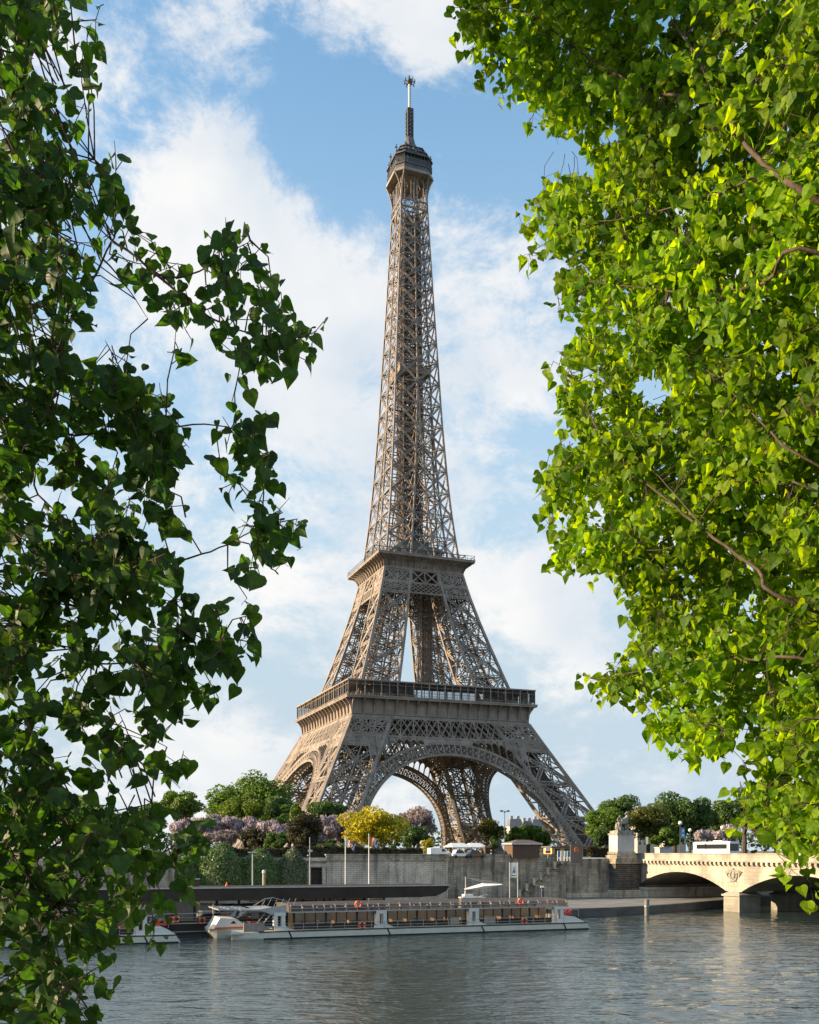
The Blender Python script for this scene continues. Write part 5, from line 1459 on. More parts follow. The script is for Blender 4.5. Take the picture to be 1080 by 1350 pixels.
u = U(257, PV + 2); c = thing('roof_box', 'rusty brown ventilation box on the landing stage roof', 'vent box', u, PV + 2, zt + .16)
m = MB(); m.box(-.55, .55, -.5, .5, 0, 1.0); m.build('casing', KIOSKW, c); m = MB(); m.box(-.65, .65, -.6, .6, 1.0, 1.1); m.build('lid', GREYM, c)

# ---- small white motor boat beyond the stern
mv = 149.4; mu = U(632, mv)
c = thing('motor_boat', 'small white motor boat moored beneath the white awning', 'motor boat', mu, mv, 0); c.scale = (1.12, 1.12, 1.15)
m = MB(); vs = []; fs = []
for i in range(11):
    x = -4.2 + 8.4 * i / 10; w_ = 1.3 * math.sqrt(max(.02, 1 - max(0, (x - .5) / 3.75) ** 2)); zt_ = 1.5 + .5 * max(0, x / 4.2) ** 2
    vs += [(x, -w_, zt_), (x, w_, zt_), (x, w_ * .7, -.3), (x, -w_ * .7, -.3)]
for i in range(10):
    for j in range(4): fs.append((4 * i + j, 4 * i + (j + 1) % 4, 4 * i + 4 + (j + 1) % 4, 4 * i + 4 + j))
fs += [(0, 1, 2, 3), (43, 42, 41, 40)]
m.add(vs, fs); m.build('hull', WHITE, c)
m = MB(); m.prism([(-3, 1.5), (-2.8, 3.3), (.2, 3.4), (1.6, 2.0), (2.8, 1.7)], 'y', -1.0, 1.0); m.build('cabin', WHITE, c)
m = MB(); m.prism([(-2.3, 2.3), (-2.3, 3.0), (0, 3.05), (.9, 2.3)], 'y', -1.02, 1.02); m.build('cabin_window', CARGLASS, c)
m = MB(); m.box(-2.9, .6, -1.15, 1.15, 3.4, 3.52); m.bar((-2.2, 0, 3.5), (-2.4, 0, 4.4), .1); m.bar((-1.0, -.6, 3.5), (1.2, -.6, 3.9), .05); m.box(-2.6, -1.2, -.5, .5, 3.52, 3.95); m.build('flybridge', WHITE, c)
# ------------------------------------------------------------------ trees and shrubs of the far bank
L_GREEN = leafmat('mid green leaves', [(.075, .125, .016), (.105, .165, .022), (.14, .20, .03)], (1.6, 1.9, .7), .4, clump=.35)
L_DARK = leafmat('dark green leaves', [(.05, .09, .022), (.075, .125, .028), (.10, .16, .038)], (1.5, 1.8, .8), .36, clump=.35)
L_LIME = leafmat('yellow green leaves', [(.10, .15, .015), (.14, .19, .02), (.08, .13, .02)], (1.6, 1.7, .6), .35, clump=.4)
L_YEL = leafmat('golden yellow leaves', [(.40, .34, .010), (.52, .45, .015), (.27, .27, .015), (.56, .48, .02)], (1.5, 1.4, .6), .35, clump=.45)
L_OLIVE = leafmat('olive leaves', [(.085, .10, .02), (.13, .13, .03), (.065, .10, .02)], (1.6, 1.6, .6), .4, clump=.35)
L_BROWN = leafmat('bronze brown leaves', [(.045, .038, .016), (.065, .05, .022), (.05, .062, .02)], (1.5, 1.4, .7), .25, clump=.4)
L_LILAC = leafmat('lilac blossom', [(.42, .355, .39), (.53, .455, .475), (.28, .23, .225), (.44, .37, .375)], (1.2, 1.1, 1.2), .3, clump=.45)
L_PINK = leafmat('dusty pink blossom', [(.40, .31, .31), (.33, .26, .25), (.22, .19, .13)], (1.2, 1.1, 1.1), .3, clump=.45)
L_IVY = leafmat('ivy leaves', [(.075, .13, .04), (.115, .185, .06), (.17, .24, .095)], (1.4, 1.7, .7), .2, rough=.4, spec=.5)
L_PALEIVY = leafmat('pale ivy leaves', [(.14, .17, .09), (.20, .23, .14), (.09, .125, .06)], (1.3, 1.5, .8), .2, rough=.4, spec=.5)
L_FAR = leafmat('far tree leaves', [(.035, .06, .02), (.055, .085, .025), (.08, .10, .03)], (1.4, 1.5, .7), .25, clump=.12)

def leaf_cloud(npr, pts, nrm, size, elong=1.0, vert=0.0):
    """leaf-clump faces: irregular quads at pts, roughly facing nrm"""
    n = len(pts)
    d = nrm + npr.normal(0, .75, (n, 3)); d /= np.linalg.norm(d, axis=1, keepdims=True) + 1e-9
    r = npr.normal(0, 1, (n, 3)); 
    if vert: r = r * (1 - vert) + np.array([0, 0, 1.0]) * vert * 2
    a = np.cross(d, r); a /= np.linalg.norm(a, axis=1, keepdims=True) + 1e-9
    b = np.cross(a, d)
    s = size * npr.uniform(.55, 1.35, (n, 1))
    k = npr.uniform(.6, 1.2, (n, 4, 1))
    P = np.stack([pts - b * s * elong * k[:, 0], pts + a * s * .62 * k[:, 1] - d * s * .15, pts + b * s * elong * k[:, 2], pts - a * s * .62 * k[:, 3] - d * s * .15], 1)
    V = P.reshape(-1, 3); Fc = np.arange(n * 4).reshape(n, 4)
    return V, Fc
def mesh_np(name, V, Fc, m, parent=None):
    me = bpy.data.meshes.new(name)
    me.from_pydata(V.tolist(), [], Fc.tolist()); me.materials.append(m); me.update()
    o = link(bpy.data.objects.new(name, me))
    if parent is not None: o.parent = parent
    return o
TN = [0]
def crown_pts(npr, n, cx, rx, ry, z0, z1, lobes, shape='round', core=.55):
    H = z1 - z0; zc = (z0 + z1) / 2; C = []; R = []
    for i in range(lobes):
        for _ in range(60):
            q = npr.uniform(-1, 1, 3)
            if np.linalg.norm(q) <= 1: break
        if shape == 'cone': w = 1.0 - .75 * (q[2] * .5 + .5)
        elif shape == 'dome': w = 1.0 if q[2] < 0 else math.sqrt(max(.05, 1 - q[2] ** 2)) + .15
        else: w = 1.0
        C.append([q[0] * rx * .72 * w + cx, q[1] * ry * .72 * w, zc + q[2] * H * .36])
        R.append(npr.uniform(.24, .42) * min(rx, H * .5) * (1.0 if shape != 'cone' else .8 * w + .15))
    C = np.array(C); R = np.array(R)
    pick = npr.choice(lobes, n, p=R ** 2 / np.sum(R ** 2))
    d = npr.normal(0, 1, (n, 3)); d /= np.linalg.norm(d, axis=1, keepdims=True)
    rr = npr.uniform(core, 1.08, (n, 1)) ** .6
    P = C[pick] + d * rr * R[pick][:, None] * np.array([1.1, 1.1, .9])
    if shape == 'ball':
        k = .93 + .05 * np.sin(d[:, :1] * 5 + 1) + .05 * np.sin(d[:, 2:3] * 7 + d[:, 1:2] * 4) + npr.normal(0, .025, (n, 1))
        P = d * k * np.array([rx, ry, H / 2]) + np.array([cx, 0, zc])
        lowm = d[:, 2] < 0
        P[lowm, 0] = d[lowm, 0] / np.maximum(.45, np.sqrt(1 - d[lowm, 2] ** 2)) * rx * .93; P[lowm, 1] = d[lowm, 1] / np.maximum(.45, np.sqrt(1 - d[lowm, 2] ** 2)) * ry * .93
    P[:, 2] = np.maximum(P[:, 2], z0 - .3 + npr.uniform(0, .4, n))
    return P, d, C, R
def tree(name, cat, label, px0, px1, ytop, Y, m, n=4200, ybot=None, shape='round', size=.36, lobes=22, group=None, elong=1.0, vert=0.0, base=GR, depth=1.0, trunk=True, core=.55, bare=0.0):
    TN[0] += 1; npr = np.random.RandomState(100 + TN[0])
    a, b = at(px0, HZ, Y), at(px1, HZ, Y); rx = (b.x - a.x) / 2; H = zz(ytop, Y) - base
    cb = (zz(ybot, Y) - base) if ybot is not None else H * .22
    t = thing(name, label, cat, group=group, world=((a.x + b.x) / 2, Y, base), rot=npr.uniform(0, .5))
    t.rotation_euler = (0, 0, 0)
    P, d, C, R = crown_pts(npr, n, 0, rx, rx * depth, cb, H, lobes, shape, core)
    # scale so the crown reaches its measured outline
    ex = np.percentile(np.abs(P[:, 0]), 98.5); P[:, 0] *= rx / ex
    zt = np.percentile(P[:, 2], 99.5); P[:, 2] = cb + (P[:, 2] - cb) * (H - cb) / max(.1, zt - cb)
    nrm = d * .8 + np.array([0, 0, .35])
    V, Fc = leaf_cloud(npr, P, nrm, size, elong, vert)
    mesh_np('crown', V, Fc, m, t)
    if trunk:
        mb = MB(); r0 = max(.12, .035 * H)
        mb.tube([(0, 0, -.2), (.05 * rx, 0, H * .25), (0, 0, H * .5), (.05 * rx, .1, H * .8)], [r0 * 1.3, r0, r0 * .7, r0 * .25], 8)
        for i in range(min(10, lobes)):
            c = C[i] * np.array([rx / ex, 1, 1]); z0 = H * (.22 + .035 * i)
            mb.tube([(0, 0, z0), (c[0] * .5, c[1] * .5, (z0 + c[2]) / 2 + .3), tuple(c)], [r0 * .5, r0 * .3, r0 * .1], 6)
        mb.build('trunk', BARKM, t)
    return t
TG = 'trees of the far bank'
# left of the tower, far to near
tree('broadleaf_tree', 'tree', 'airy green tree standing alone at the far left, its crown open to the sky', 203, 263, 1044, 262, L_GREEN, 5200, 1086, size=.42, lobes=20, core=.35)
tree('broadleaf_tree', 'tree', 'big domed dark green tree rising highest left of the tower', 300, 384, 1021, 300, L_GREEN, 9000, 1105, size=.55, lobes=40)
tree('broadleaf_tree', 'tree', 'green tree at the left shoulder of the big domed tree', 273, 330, 1037, 296, L_GREEN, 5500, 1105, size=.5, lobes=26)
tree('broadleaf_tree', 'tree', 'yellow-green tree in front of the big domed tree', 292, 350, 1047, 272, L_LIME, 6000, 1095, size=.42, lobes=28)
tree('broadleaf_tree', 'tree', 'dark green tree at the right foot of the big domed tree', 343, 385, 1050, 270, L_DARK, 4500, 1106, size=.45, lobes=22)
tree('broadleaf_tree', 'tree', 'low dark green tree before the left tower leg, right of the pale willow', 396, 456, 1058, 262, L_DARK, 6000, 1092, size=.42, lobes=30, shape='dome')
tree('broadleaf_tree', 'tree', 'small dark green tree hidden between the willow and the big domed tree', 362, 400, 1062, 268, L_DARK, 3000, 1100, size=.42, lobes=16)
tree('willow_tree', 'tree', 'small pale yellow-green cone-shaped tree left of the low dark tree', 375, 402, 1061, 246, L_LIME, 3600, 1098, size=.34, lobes=18, shape='cone', vert=.6, elong=1.3)
for px0, px1, yt, yb, Y, lab in ((225, 285, 1080, 1112, 238, 'lilac-flowering tree at the left end of the blossoming row'), (262, 322, 1076, 1110, 242, 'lilac-flowering tree second from the left in the blossoming row'),
                                 (305, 352, 1079, 1112, 240, 'lilac-flowering tree in the middle of the blossoming row'), (338, 385, 1083, 1116, 238, 'lilac-flowering tree left of the bronze bush'),
                                 (404, 448, 1077, 1113, 240, 'lilac-flowering tree right of the bronze bush'), (428, 472, 1071, 1112, 244, 'lilac-flowering tree behind the left side of the golden tree')):
    tree('flowering_tree', 'tree', lab, px0, px1, yt, Y, L_LILAC, 5200, yb, size=.34, lobes=26, group='lilac flowering trees', vert=.75, elong=1.6, shape='dome')
tree('flowering_tree', 'tree', 'tall dusty pink flowering tree right of the golden tree', 522, 578, 1065, 268, L_PINK, 5200, 1108, size=.34, lobes=30, vert=.6, elong=1.4, core=.3)
tree('flowering_tree', 'tree', 'dusty pink flowering bush below the lilac row', 270, 312, 1095, 226, L_PINK, 2600, 1118, size=.3, lobes=14, vert=.5)
tree('shrub', 'shrub', 'dark green shrub below the lilac row, left of the bronze bush', 318, 362, 1093, 224, L_BROWN, 3600, 1124, size=.32, lobes=18, trunk=False)
tree('shrub', 'shrub', 'small dark green shrub touching the bronze bush', 350, 390, 1098, 220, L_DARK, 3000, 1124, size=.32, lobes=14, trunk=False)
tree('shrub', 'shrub', 'dark shrub above the largest round ivy bush', 232, 275, 1100, 218, L_DARK, 3000, 1126, size=.32, lobes=14, trunk=False)
tree('shrub', 'shrub', 'tall egg-shaped bronze brown bush above the pale ivy', 381, 425, 1074, 212, L_BROWN, 6500, 1124, size=.3, lobes=26, shape='dome')
tree('broadleaf_tree', 'tree', 'bright golden yellow tree in front of the left tower arch', 452, 534, 1066, 226, L_YEL, 9500, 1118, size=.36, lobes=44, shape='dome')
tree('broadleaf_tree', 'tree', 'small dark green tree right of the golden tree', 527, 563, 1091, 220, L_DARK, 3600, 1118, size=.33, lobes=18)
tree('shrub', 'shrub', 'small yellow shrub left of the white van', 556, 573, 1106, 216, L_YEL, 1300, 1124, size=.26, lobes=8, trunk=False)
tree('shrub', 'shrub', 'low green shrub in the shade right of the golden tree', 500, 548, 1112, 212, L_DARK, 2200, 1126, size=.28, lobes=12, trunk=False)
tree('shrub', 'shrub', 'low dark hedge shrub under the lilac tree behind the wall', 415, 462, 1108, 208, L_DARK, 2600, 1126, size=.28, lobes=14, trunk=False)
# under the arch
tree('broadleaf_tree', 'tree', 'thin brownish tree beside the tall lamp under the arch', 632, 668, 1080, 420, L_OLIVE, 2600, 1112, size=.5, lobes=18, core=.25)
tree('broadleaf_tree', 'tree', 'green tree beyond the brown kiosk, left of the pale blocks', 668, 694, 1091, 430, L_GREEN, 3600, 1116, size=.6, lobes=16)
tree('broadleaf_tree', 'tree', 'green tree directly behind the brown kiosk roof', 686, 712, 1088, 450, L_GREEN, 3600, 1116, size=.6, lobes=16)
tree('broadleaf_tree', 'tree', 'green tree right of the kiosk against the right tower leg', 704, 730, 1092, 440, L_GREEN, 3200, 1116, size=.6, lobes=16)
tree('conifer', 'tree', 'small dark cone-shaped conifer left of the tall lamp', 643, 657, 1103, 215, L_DARK, 1500, 1124, size=.24, lobes=10, shape='cone')
tree('broadleaf_tree', 'tree', 'small green tree seen between the two far tower legs', 592, 640, 1088, 520, L_OLIVE, 2600, 1116, size=.7, lobes=16)
# right of the tower
tree('broadleaf_tree', 'tree', 'green tree against the right tower leg, left of the statue', 773, 822, 1066, 246, L_GREEN, 6000, 1112, size=.4, lobes=30)
tree('broadleaf_tree', 'tree', 'dark green tree standing tallest directly behind the statue', 790, 842, 1050, 290, L_DARK, 6000, 1098, size=.45, lobes=28)
tree('broadleaf_tree', 'tree', 'olive-brown tree just right of the statue', 828, 880, 1062, 250, L_OLIVE, 7000, 1116, size=.38, lobes=32, core=.35)
tree('broadleaf_tree', 'tree', 'dark green tree behind the blue banner lamp', 862, 915, 1046, 285, L_DARK, 8000, 1114, size=.46, lobes=34)
tree('broadleaf_tree', 'tree', 'dark green tree above the bus, right of the blue banner', 898, 945, 1054, 290, L_DARK, 7000, 1114, size=.46, lobes=30)
tree('broadleaf_tree', 'tree', 'dark green tree at the right edge of the dark group', 930, 972, 1056, 300, L_DARK, 6000, 1114, size=.46, lobes=26)
tree('broadleaf_tree', 'tree', 'tall dark tree top showing beside the bright leaves at the right', 962, 1000, 1040, 310, L_DARK, 4500, 1110, size=.46, lobes=20)
tree('broadleaf_tree', 'tree', 'small green tree low behind the olive tree and bridge parapet', 855, 900, 1092, 244, L_GREEN, 3200, 1120, size=.36, lobes=16)
tree('broadleaf_tree', 'tree', 'dark tree in the gap left of the white pedestal', 782, 812, 1090, 240, L_DARK, 3000, 1120, size=.36, lobes=14)
tree('broadleaf_tree', 'tree', 'tree beyond the bridge mostly hidden by the bright leaves', 985, 1060, 1062, 300, L_DARK, 5000, 1114, size=.5, lobes=24)
tree('flowering_tree', 'tree', 'lilac-flowering tree behind the white bus', 918, 990, 1089, 262, L_LILAC, 5200, 1116, size=.36, lobes=26, vert=.7, elong=1.5, shape='dome')
# left edge behind the foreground leaves
tree('broadleaf_tree', 'tree', 'large green tree at the left edge behind the dark leaves', 60, 150, 1050, 280, L_GREEN, 6000, 1105, size=.5, lobes=30)
tree('broadleaf_tree', 'tree', 'green tree half hidden by the leaves, left of the airy tree', 140, 215, 1062, 290, L_DARK, 5500, 1108, size=.5, lobes=26)
tree('broadleaf_tree', 'tree', 'leftmost large dark tree behind the foreground leaves', -40, 75, 1040, 290, L_DARK, 6000, 1105, size=.55, lobes=28)
# ivy-covered round bushes in front of the wall
for px0, px1, yt, Y, m, lab in ((262, 321, 1113, 186, L_IVY, 'largest round dark ivy bush against the quay wall'), (315, 369, 1120, 187, L_IVY, 'round dark ivy bush behind the slim quay lamp'),
                                (366, 405, 1120, 188, L_PALEIVY, 'pale grey-green ivy bush left of the dark doorway'), (222, 270, 1124, 187, L_IVY, 'round ivy bush left of the largest one, beside the foreground leaves'), (150, 232, 1118, 188, L_IVY, 'ivy bush half hidden behind the foreground leaves')):
    tree('ivy_bush', 'bush', lab, px0, px1, yt, Y, m, 9000, 1176, size=.22, lobes=34, shape='ball', base=LQ, trunk=False, depth=.6, group='ivy bushes on the quay wall', core=.8)
# clipped hedges along the top of the wall
for px0, px1, yt, lab in ((228, 300, 1117, 'dark clipped hedge above the largest round ivy bush'), (300, 385, 1117, 'dark clipped hedge under the lilac row above the ivy bushes'), (388, 470, 1114, 'dark clipped hedge running behind the left flagpole'), (468, 556, 1117, 'dark low hedge under the golden tree'), (776, 804, 1116, 'dark low hedge left of the white pedestal')):
    TN[0] += 1; npr = np.random.RandomState(700 + TN[0]); v = 195.5
    u0, u1 = U(px0, v), U(px1, v); H = Zp(yt, (u0 + u1) / 2, v) - GR
    t = thing('hedge', lab, 'hedge', u0, v, GR, group='clipped hedges along the wall')
    n = 3000; P = np.stack([npr.uniform(0, u1 - u0, n), npr.uniform(-.9, .9, n), npr.uniform(0, 1, n) ** .5 * H], 1)
    P[:, 2] *= .88 + .12 * np.sin(P[:, 0] * 1.7) * np.sin(P[:, 0] * .6 + 1)
    V, Fc = leaf_cloud(npr, P, np.tile(np.array([[0, -.6, .5]]), (n, 1)), .3)
    mesh_np('foliage', V, Fc, L_BROWN, t)
    mb = MB(); mb.box(.2, u1 - u0 - .2, -.6, .6, 0, H * .75); mb.build('stems', BARKM, t)
# far wood along the horizon
npr = np.random.RandomState(3)
n = 26000
X = npr.uniform(-900, 1100, n); k = np.sin(X * .02) * .5 + np.sin(X * .057 + 1) * .3 + np.sin(X * .13) * .2
Yd = npr.uniform(640, 700, n); top = 15 + 4 * k
P = np.stack([X, Yd, GR + npr.uniform(0, 1, n) ** .6 * top], 1)
V, Fc = leaf_cloud(npr, P, np.tile(np.array([[0, -.6, .5]]), (n, 1)), 1.6)
fw = mesh_np('far_wood', V, Fc, L_FAR); tag(fw, 'band of far green woodland along the horizon', 'wood', kind='stuff')
# ------------------------------------------------------------------ the two poplars framing the view
LEAF_A = leafmat('shade-toned poplar leaves', [(.020, .050, .008), (.030, .070, .010), (.042, .09, .012), (.065, .105, .014)], (2.6, 3.0, .7), .42, rough=.5, spec=.28, mottle=45)  # left tree: its shade is put into a darker leaf colour
LEAF_B = leafmat('sun-toned poplar leaves', [(.053, .128, .007), (.105, .20, .008), (.158, .262, .009), (.21, .31, .011)], (2.6, 2.3, .55), .52, rough=.55, spec=.2, clump=1.1, mottle=38)  # right tree: sunlit brightness is put into a paler leaf colour

def leaf_shape():
    """heart-shaped poplar leaf: tip at +y, stalk end at 0, folded a little along the midrib"""
    half = [(0.0, 0.0), (.26, -.07), (.45, .06), (.50, .26), (.40, .50), (.22, .74), (.06, .95), (0.0, 1.06)]
    V = []; 
    mid = [(0, 0.0), (0, .22), (0, .5), (0, .78), (0, 1.06)]
    def zf(x, y): return .30 * abs(x) ** 1.2 - .20 * y * y
    R = [(x, y, zf(x, y)) for x, y in half[1:-1]]; Lh = [(-x, y, z) for x, y, z in R]
    M = [(x, y, zf(x, y)) for x, y in mid]
    V = M + R + Lh            # 5 + 6 + 6
    Fc = []
    def side(o, flip):
        q = [(0, o + 0, o + 1), (0, o + 1, o + 2), (0, o + 2, 1), (1, o + 2, o + 3), (1, o + 3, 2), (2, o + 3, o + 4), (2, o + 4, 3), (3, o + 4, o + 5), (3, o + 5, 4)]
        for f in q: Fc.append(f if not flip else f[::-1])
    side(5, False); side(11, True)
    return np.array(V), np.array(Fc)
LV, LF = leaf_shape()
def leaves(npr, pts, size, droop=.8, facing=None):
    n = len(pts)
    tip = npr.normal(0, .46, (n, 3)); tip[:, 2] -= droop; tip /= np.linalg.norm(tip, axis=1, keepdims=True)
    nr = npr.normal(0, 1, (n, 3))
    if facing is not None: nr = nr * .75 + np.asarray(facing) * npr.choice([-1, 1], (n, 1)) * 1.2
    nr -= tip * np.sum(nr * tip, 1, keepdims=True); nr /= np.linalg.norm(nr, axis=1, keepdims=True) + 1e-9
    sd = np.cross(tip, nr)
    s = size * (.42 + .8 * npr.uniform(0, 1, n) ** .7)
    curl = npr.uniform(-.15, .4, n); fold = npr.uniform(.2, 1.6, n); wid = npr.uniform(.82, 1.12, n)
    P = pts[:, None, :] + s[:, None, None] * (LV[None, :, 0:1] * wid[:, None, None] * sd[:, None, :] + LV[None, :, 1:2] * tip[:, None, :] + (LV[None, :, 2:3] * fold[:, None, None] - curl[:, None, None] * LV[None, :, 1:2] ** 2) * nr[:, None, :])
    Fc = LF[None] + (np.arange(n) * len(LV))[:, None, None]
    return P.reshape(-1, 3), Fc.reshape(-1, 3), tip
def inpoly(x, y, poly):
    c = np.zeros(len(x), bool); n = len(poly); j = n - 1
    for i in range(n):
        xi, yi = poly[i]; xj, yj = poly[j]
        hit = ((yi > y) != (yj > y)) & (x < (xj - xi) * (y - yi) / ((yj - yi) if yj != yi else 1e-9) + xi)
        c ^= hit; j = i
    return c
def topix(P): return 540 + F * P[:, 0] / P[:, 1], HZ - F * (P[:, 2] - EYE) / P[:, 1]

def poplar(label, trunk_xy, m, poly, gaps, Yr, thick, branches, n_twigs, per, rad, size, sprays, exts=(), seed=1, stalk=.0012):
    npr = np.random.RandomState(seed)
    t = thing('poplar_tree', label, 'tree', world=(trunk_xy[0], trunk_xy[1], 10.1))
    base = np.array([trunk_xy[0], trunk_xy[1], 10.1])
    mb = MB(); H = 13
    mb.tube([(0, 0, -.1), (.05, 0, 2), (-.05, .1, 6), (.1, 0, H)], [.30, .24, .17, .05], 12); mb.build('trunk', BARK, t)
    nodes = []; B3 = []
    for br in branches:
        pts = [np.array(at(px, py, Y)) for px, py, Y in br['p']]
        # run the branch back to the trunk
        root = np.array([trunk_xy[0], trunk_xy[1], max(10.5, min(22.5, pts[0][2] - .25 * np.linalg.norm(pts[0][:2] - base[:2])))]) if br.get('root', True) else None
        allp = ([root] if root is not None else []) + pts
        # smooth it
        q = []
        for i in range(len(allp) - 1):
            p0 = allp[max(i - 1, 0)]; p1 = allp[i]; p2 = allp[i + 1]; p3 = allp[min(i + 2, len(allp) - 1)]
            for k in range(5):
                s = k / 5; q.append(.5 * ((2 * p1) + (-p0 + p2) * s + (2 * p0 - 5 * p1 + 4 * p2 - p3) * s * s + (-p0 + 3 * p1 - 3 * p2 + p3) * s ** 3))
        q.append(allp[-1])
        q = [a + npr.normal(0, br['r'] * .2, 3) for a in q]
        rr = np.linspace(br['r'] * .95, br['r'] * .22, len(q))
        b = MB(); b.tube([tuple(a - base) for a in q], list(rr), 8); b.build('branch', BARK, t, smooth=True)
        for a in q: nodes.append(a)
    nodes = np.array(nodes)
    tw_ = MB(); LP = []
    px = np.array([p[0] for p in poly]); py = np.array([p[1] for p in poly])
    C = []
    while len(C) < n_twigs:
        x = npr.uniform(px.min(), px.max(), 4000); y = npr.uniform(py.min(), py.max(), 4000)
        ok = inpoly(x, y, poly)
        for (gx, gy, gr, pr) in gaps: ok &= ~(((x - gx) ** 2 + (y - gy) ** 2 < gr ** 2) & (npr.uniform(0, 1, 4000) < pr))
        back = npr.uniform(0, 1, 4000) < (.15 if seed == 11 else .4)
        cl = np.sin(x * .061 + 1.7 * np.sin(y * .023)) + np.sin(y * .052 + 1.3 * np.sin(x * .031) + 2) + .6 * np.sin((x + y) * .11)
        ok &= back | (npr.uniform(0, 1, 4000) < np.clip(.5 + .38 * cl, .04 if seed == 11 else .2, 1))
        for a, b, k in zip(x[ok], y[ok], back[ok]): C.append((a, b, Yr(a) + (npr.uniform(.55, 1.0) if k else npr.uniform(0, .45)) * thick, 1.0))
    C = C[:n_twigs]
    for (ep, en, y0, y1) in exts:      # the rest of the crown, outside the view, some added overhead for shade
        ex = np.array([p[0] for p in ep]); ey = np.array([p[1] for p in ep]); k = 0
        while k < en:
            x = npr.uniform(ex.min(), ex.max()); y = npr.uniform(ey.min(), ey.max())
            if inpoly(np.array([x]), np.array([y]), ep)[0]: C.append((x, y, npr.uniform(y0, y1), 1.0)); k += 1
    for s in sprays: C.append((s[0], s[1], s[2], s[3] if len(s) > 3 else .8))
    nspr = len(sprays)
    for ci, (x, y, Y, k) in enumerate(C):
        c = np.array(at(x, y, Y))
        j = np.argmin(np.sum((nodes - c) ** 2, 1)); a = nodes[j]
        L = np.linalg.norm(c - a)
        if L > .42: a = c + (a - c) / L * .3 + npr.normal(0, .03, 3)
        midp = (a + c) / 2 + np.array([0, 0, .06 * min(1, L)]) + npr.normal(0, .02, 3)
        tip = c + (c - a) / (np.linalg.norm(c - a) + 1e-6) * rad * .6 + npr.normal(0, .02, 3)
        tw_.tube([tuple(a - base), tuple(midp - base), tuple(c - base), tuple(tip - base)], [.0032, .0026, .002, .001], 4, cap=False)
        nn = max(2, int(per * k * npr.uniform(.7, 1.3)))
        f = npr.uniform(.35, 1.15, (nn, 1))
        along = np.where(f < 1, a * 0 + midp + (c - midp) * f, c + (tip - c) * (f - .6))
        off = npr.normal(0, 1, (nn, 3)); off /= np.linalg.norm(off, axis=1, keepdims=True); off *= rad * npr.uniform(.25, 1.0, (nn, 1))
        off[:, 2] -= rad * .25
        pts = along + off
        for p_, l_ in zip(pts, along):
            if npr.uniform() < .75 and stalk: tw_.bar(tuple(l_ - base), tuple(p_ - base), stalk * 2)
        LP.append(pts)
    LP = np.concatenate(LP)
    tw_.build('twig', BARK, t)
    V, Fc, _ = leaves(npr, LP, size, facing=(0, 1, .15))
    o = mesh_np('foliage', V - base[None], Fc, m, t)
    return t, len(LP)

PL = [(-70, -60), (86, -40), (94, 30), (84, 70), (66, 120), (74, 165), (122, 215), (120, 270), (92, 320), (98, 395), (150, 400), (178, 470), (245, 530), (255, 590), (222, 655), (205, 695), (285, 765), (298, 840), (285, 880), (240, 900), (216, 940), (190, 1000), (140, 1020), (165, 1055), (212, 1085), (222, 1110), (185, 1165), (185, 1200), (140, 1232), (40, 1255), (92, 1285), (84, 1345), (50, 1400), (-70, 1400)]
GL = [(20, 90, 14, .8), (60, 60, 12, .8), (15, 150, 10, .8), (75, 140, 12, .8), (45, 640, 12, .8), (120, 620, 14, .8), (160, 720, 14, .8), (30, 880, 16, .8), (180, 900, 16, .7), (70, 720, 12, .7), (20, 420, 10, .8), (95, 300, 10, .8), (150, 590, 12, .8), (215, 560, 10, .8), (120, 410, 26, .9), (130, 345, 18, .8), (60, 930, 30, .8), (85, 880, 22, .8), (120, 950, 26, .7), (258, 690, 30, .9), (215, 700, 20, .7), (80, 640, 16, .7), (40, 690, 14, .7), (190, 640, 12, .6), (150, 1015, 30, .7), (90, 590, 14, .6), (230, 820, 16, .6), (60, 1010, 18, .6), (120, 1000, 20, .7), (30, 1240, 12, .6), (190, 960, 14, .6), (20, 1270, 16, .6)]
def yl(): return 3.9
SL = []
_r = random.Random(4)
for (x, y) in [(300, 308), (292, 335), (330, 322), (318, 345), (345, 348), (355, 372), (278, 340), (322, 372), (345, 395), (370, 402), (385, 425), (396, 445), (408, 440), (388, 462), (352, 430), (330, 448), (312, 420), (300, 395), (275, 378), (250, 392), (342, 478), (318, 470), (290, 450), (366, 440), (268, 410), (240, 425), (228, 458), (205, 372), (225, 350), (366, 468), (330, 410), (295, 365), (185, 350), (215, 398),
               (300, 566), (318, 575), (348, 562), (340, 588), (322, 602), (352, 600), (308, 628), (292, 618), (330, 560), (345, 618),
               (345, 655), (372, 668), (388, 685), (362, 700), (340, 718), (362, 732), (328, 690), (380, 700), (350, 680), (335, 740),
               (322, 785), (332, 808), (326, 845), (302, 830), (312, 868), (290, 800), (285, 855), (255, 905), (285, 922), (240, 940),
               (240, 1000), (222, 1020), (150, 215), (140, 250), (155, 235), (118, 50), (112, 75), (108, 105), (128, 25), (100, 140), (168, 300), (180, 320), (150, 292),
               (130, 1275), (112, 1300), (100, 1330), (135, 1290), (120, 1340), (255, 1082), (248, 1104), (232, 1130), (222, 1200), (205, 1225), (238, 1165), (262, 1098)]:
    SL.append((x + _r.uniform(-4, 4), y + _r.uniform(-4, 4), _r.uniform(3.5, 4.2), .62))
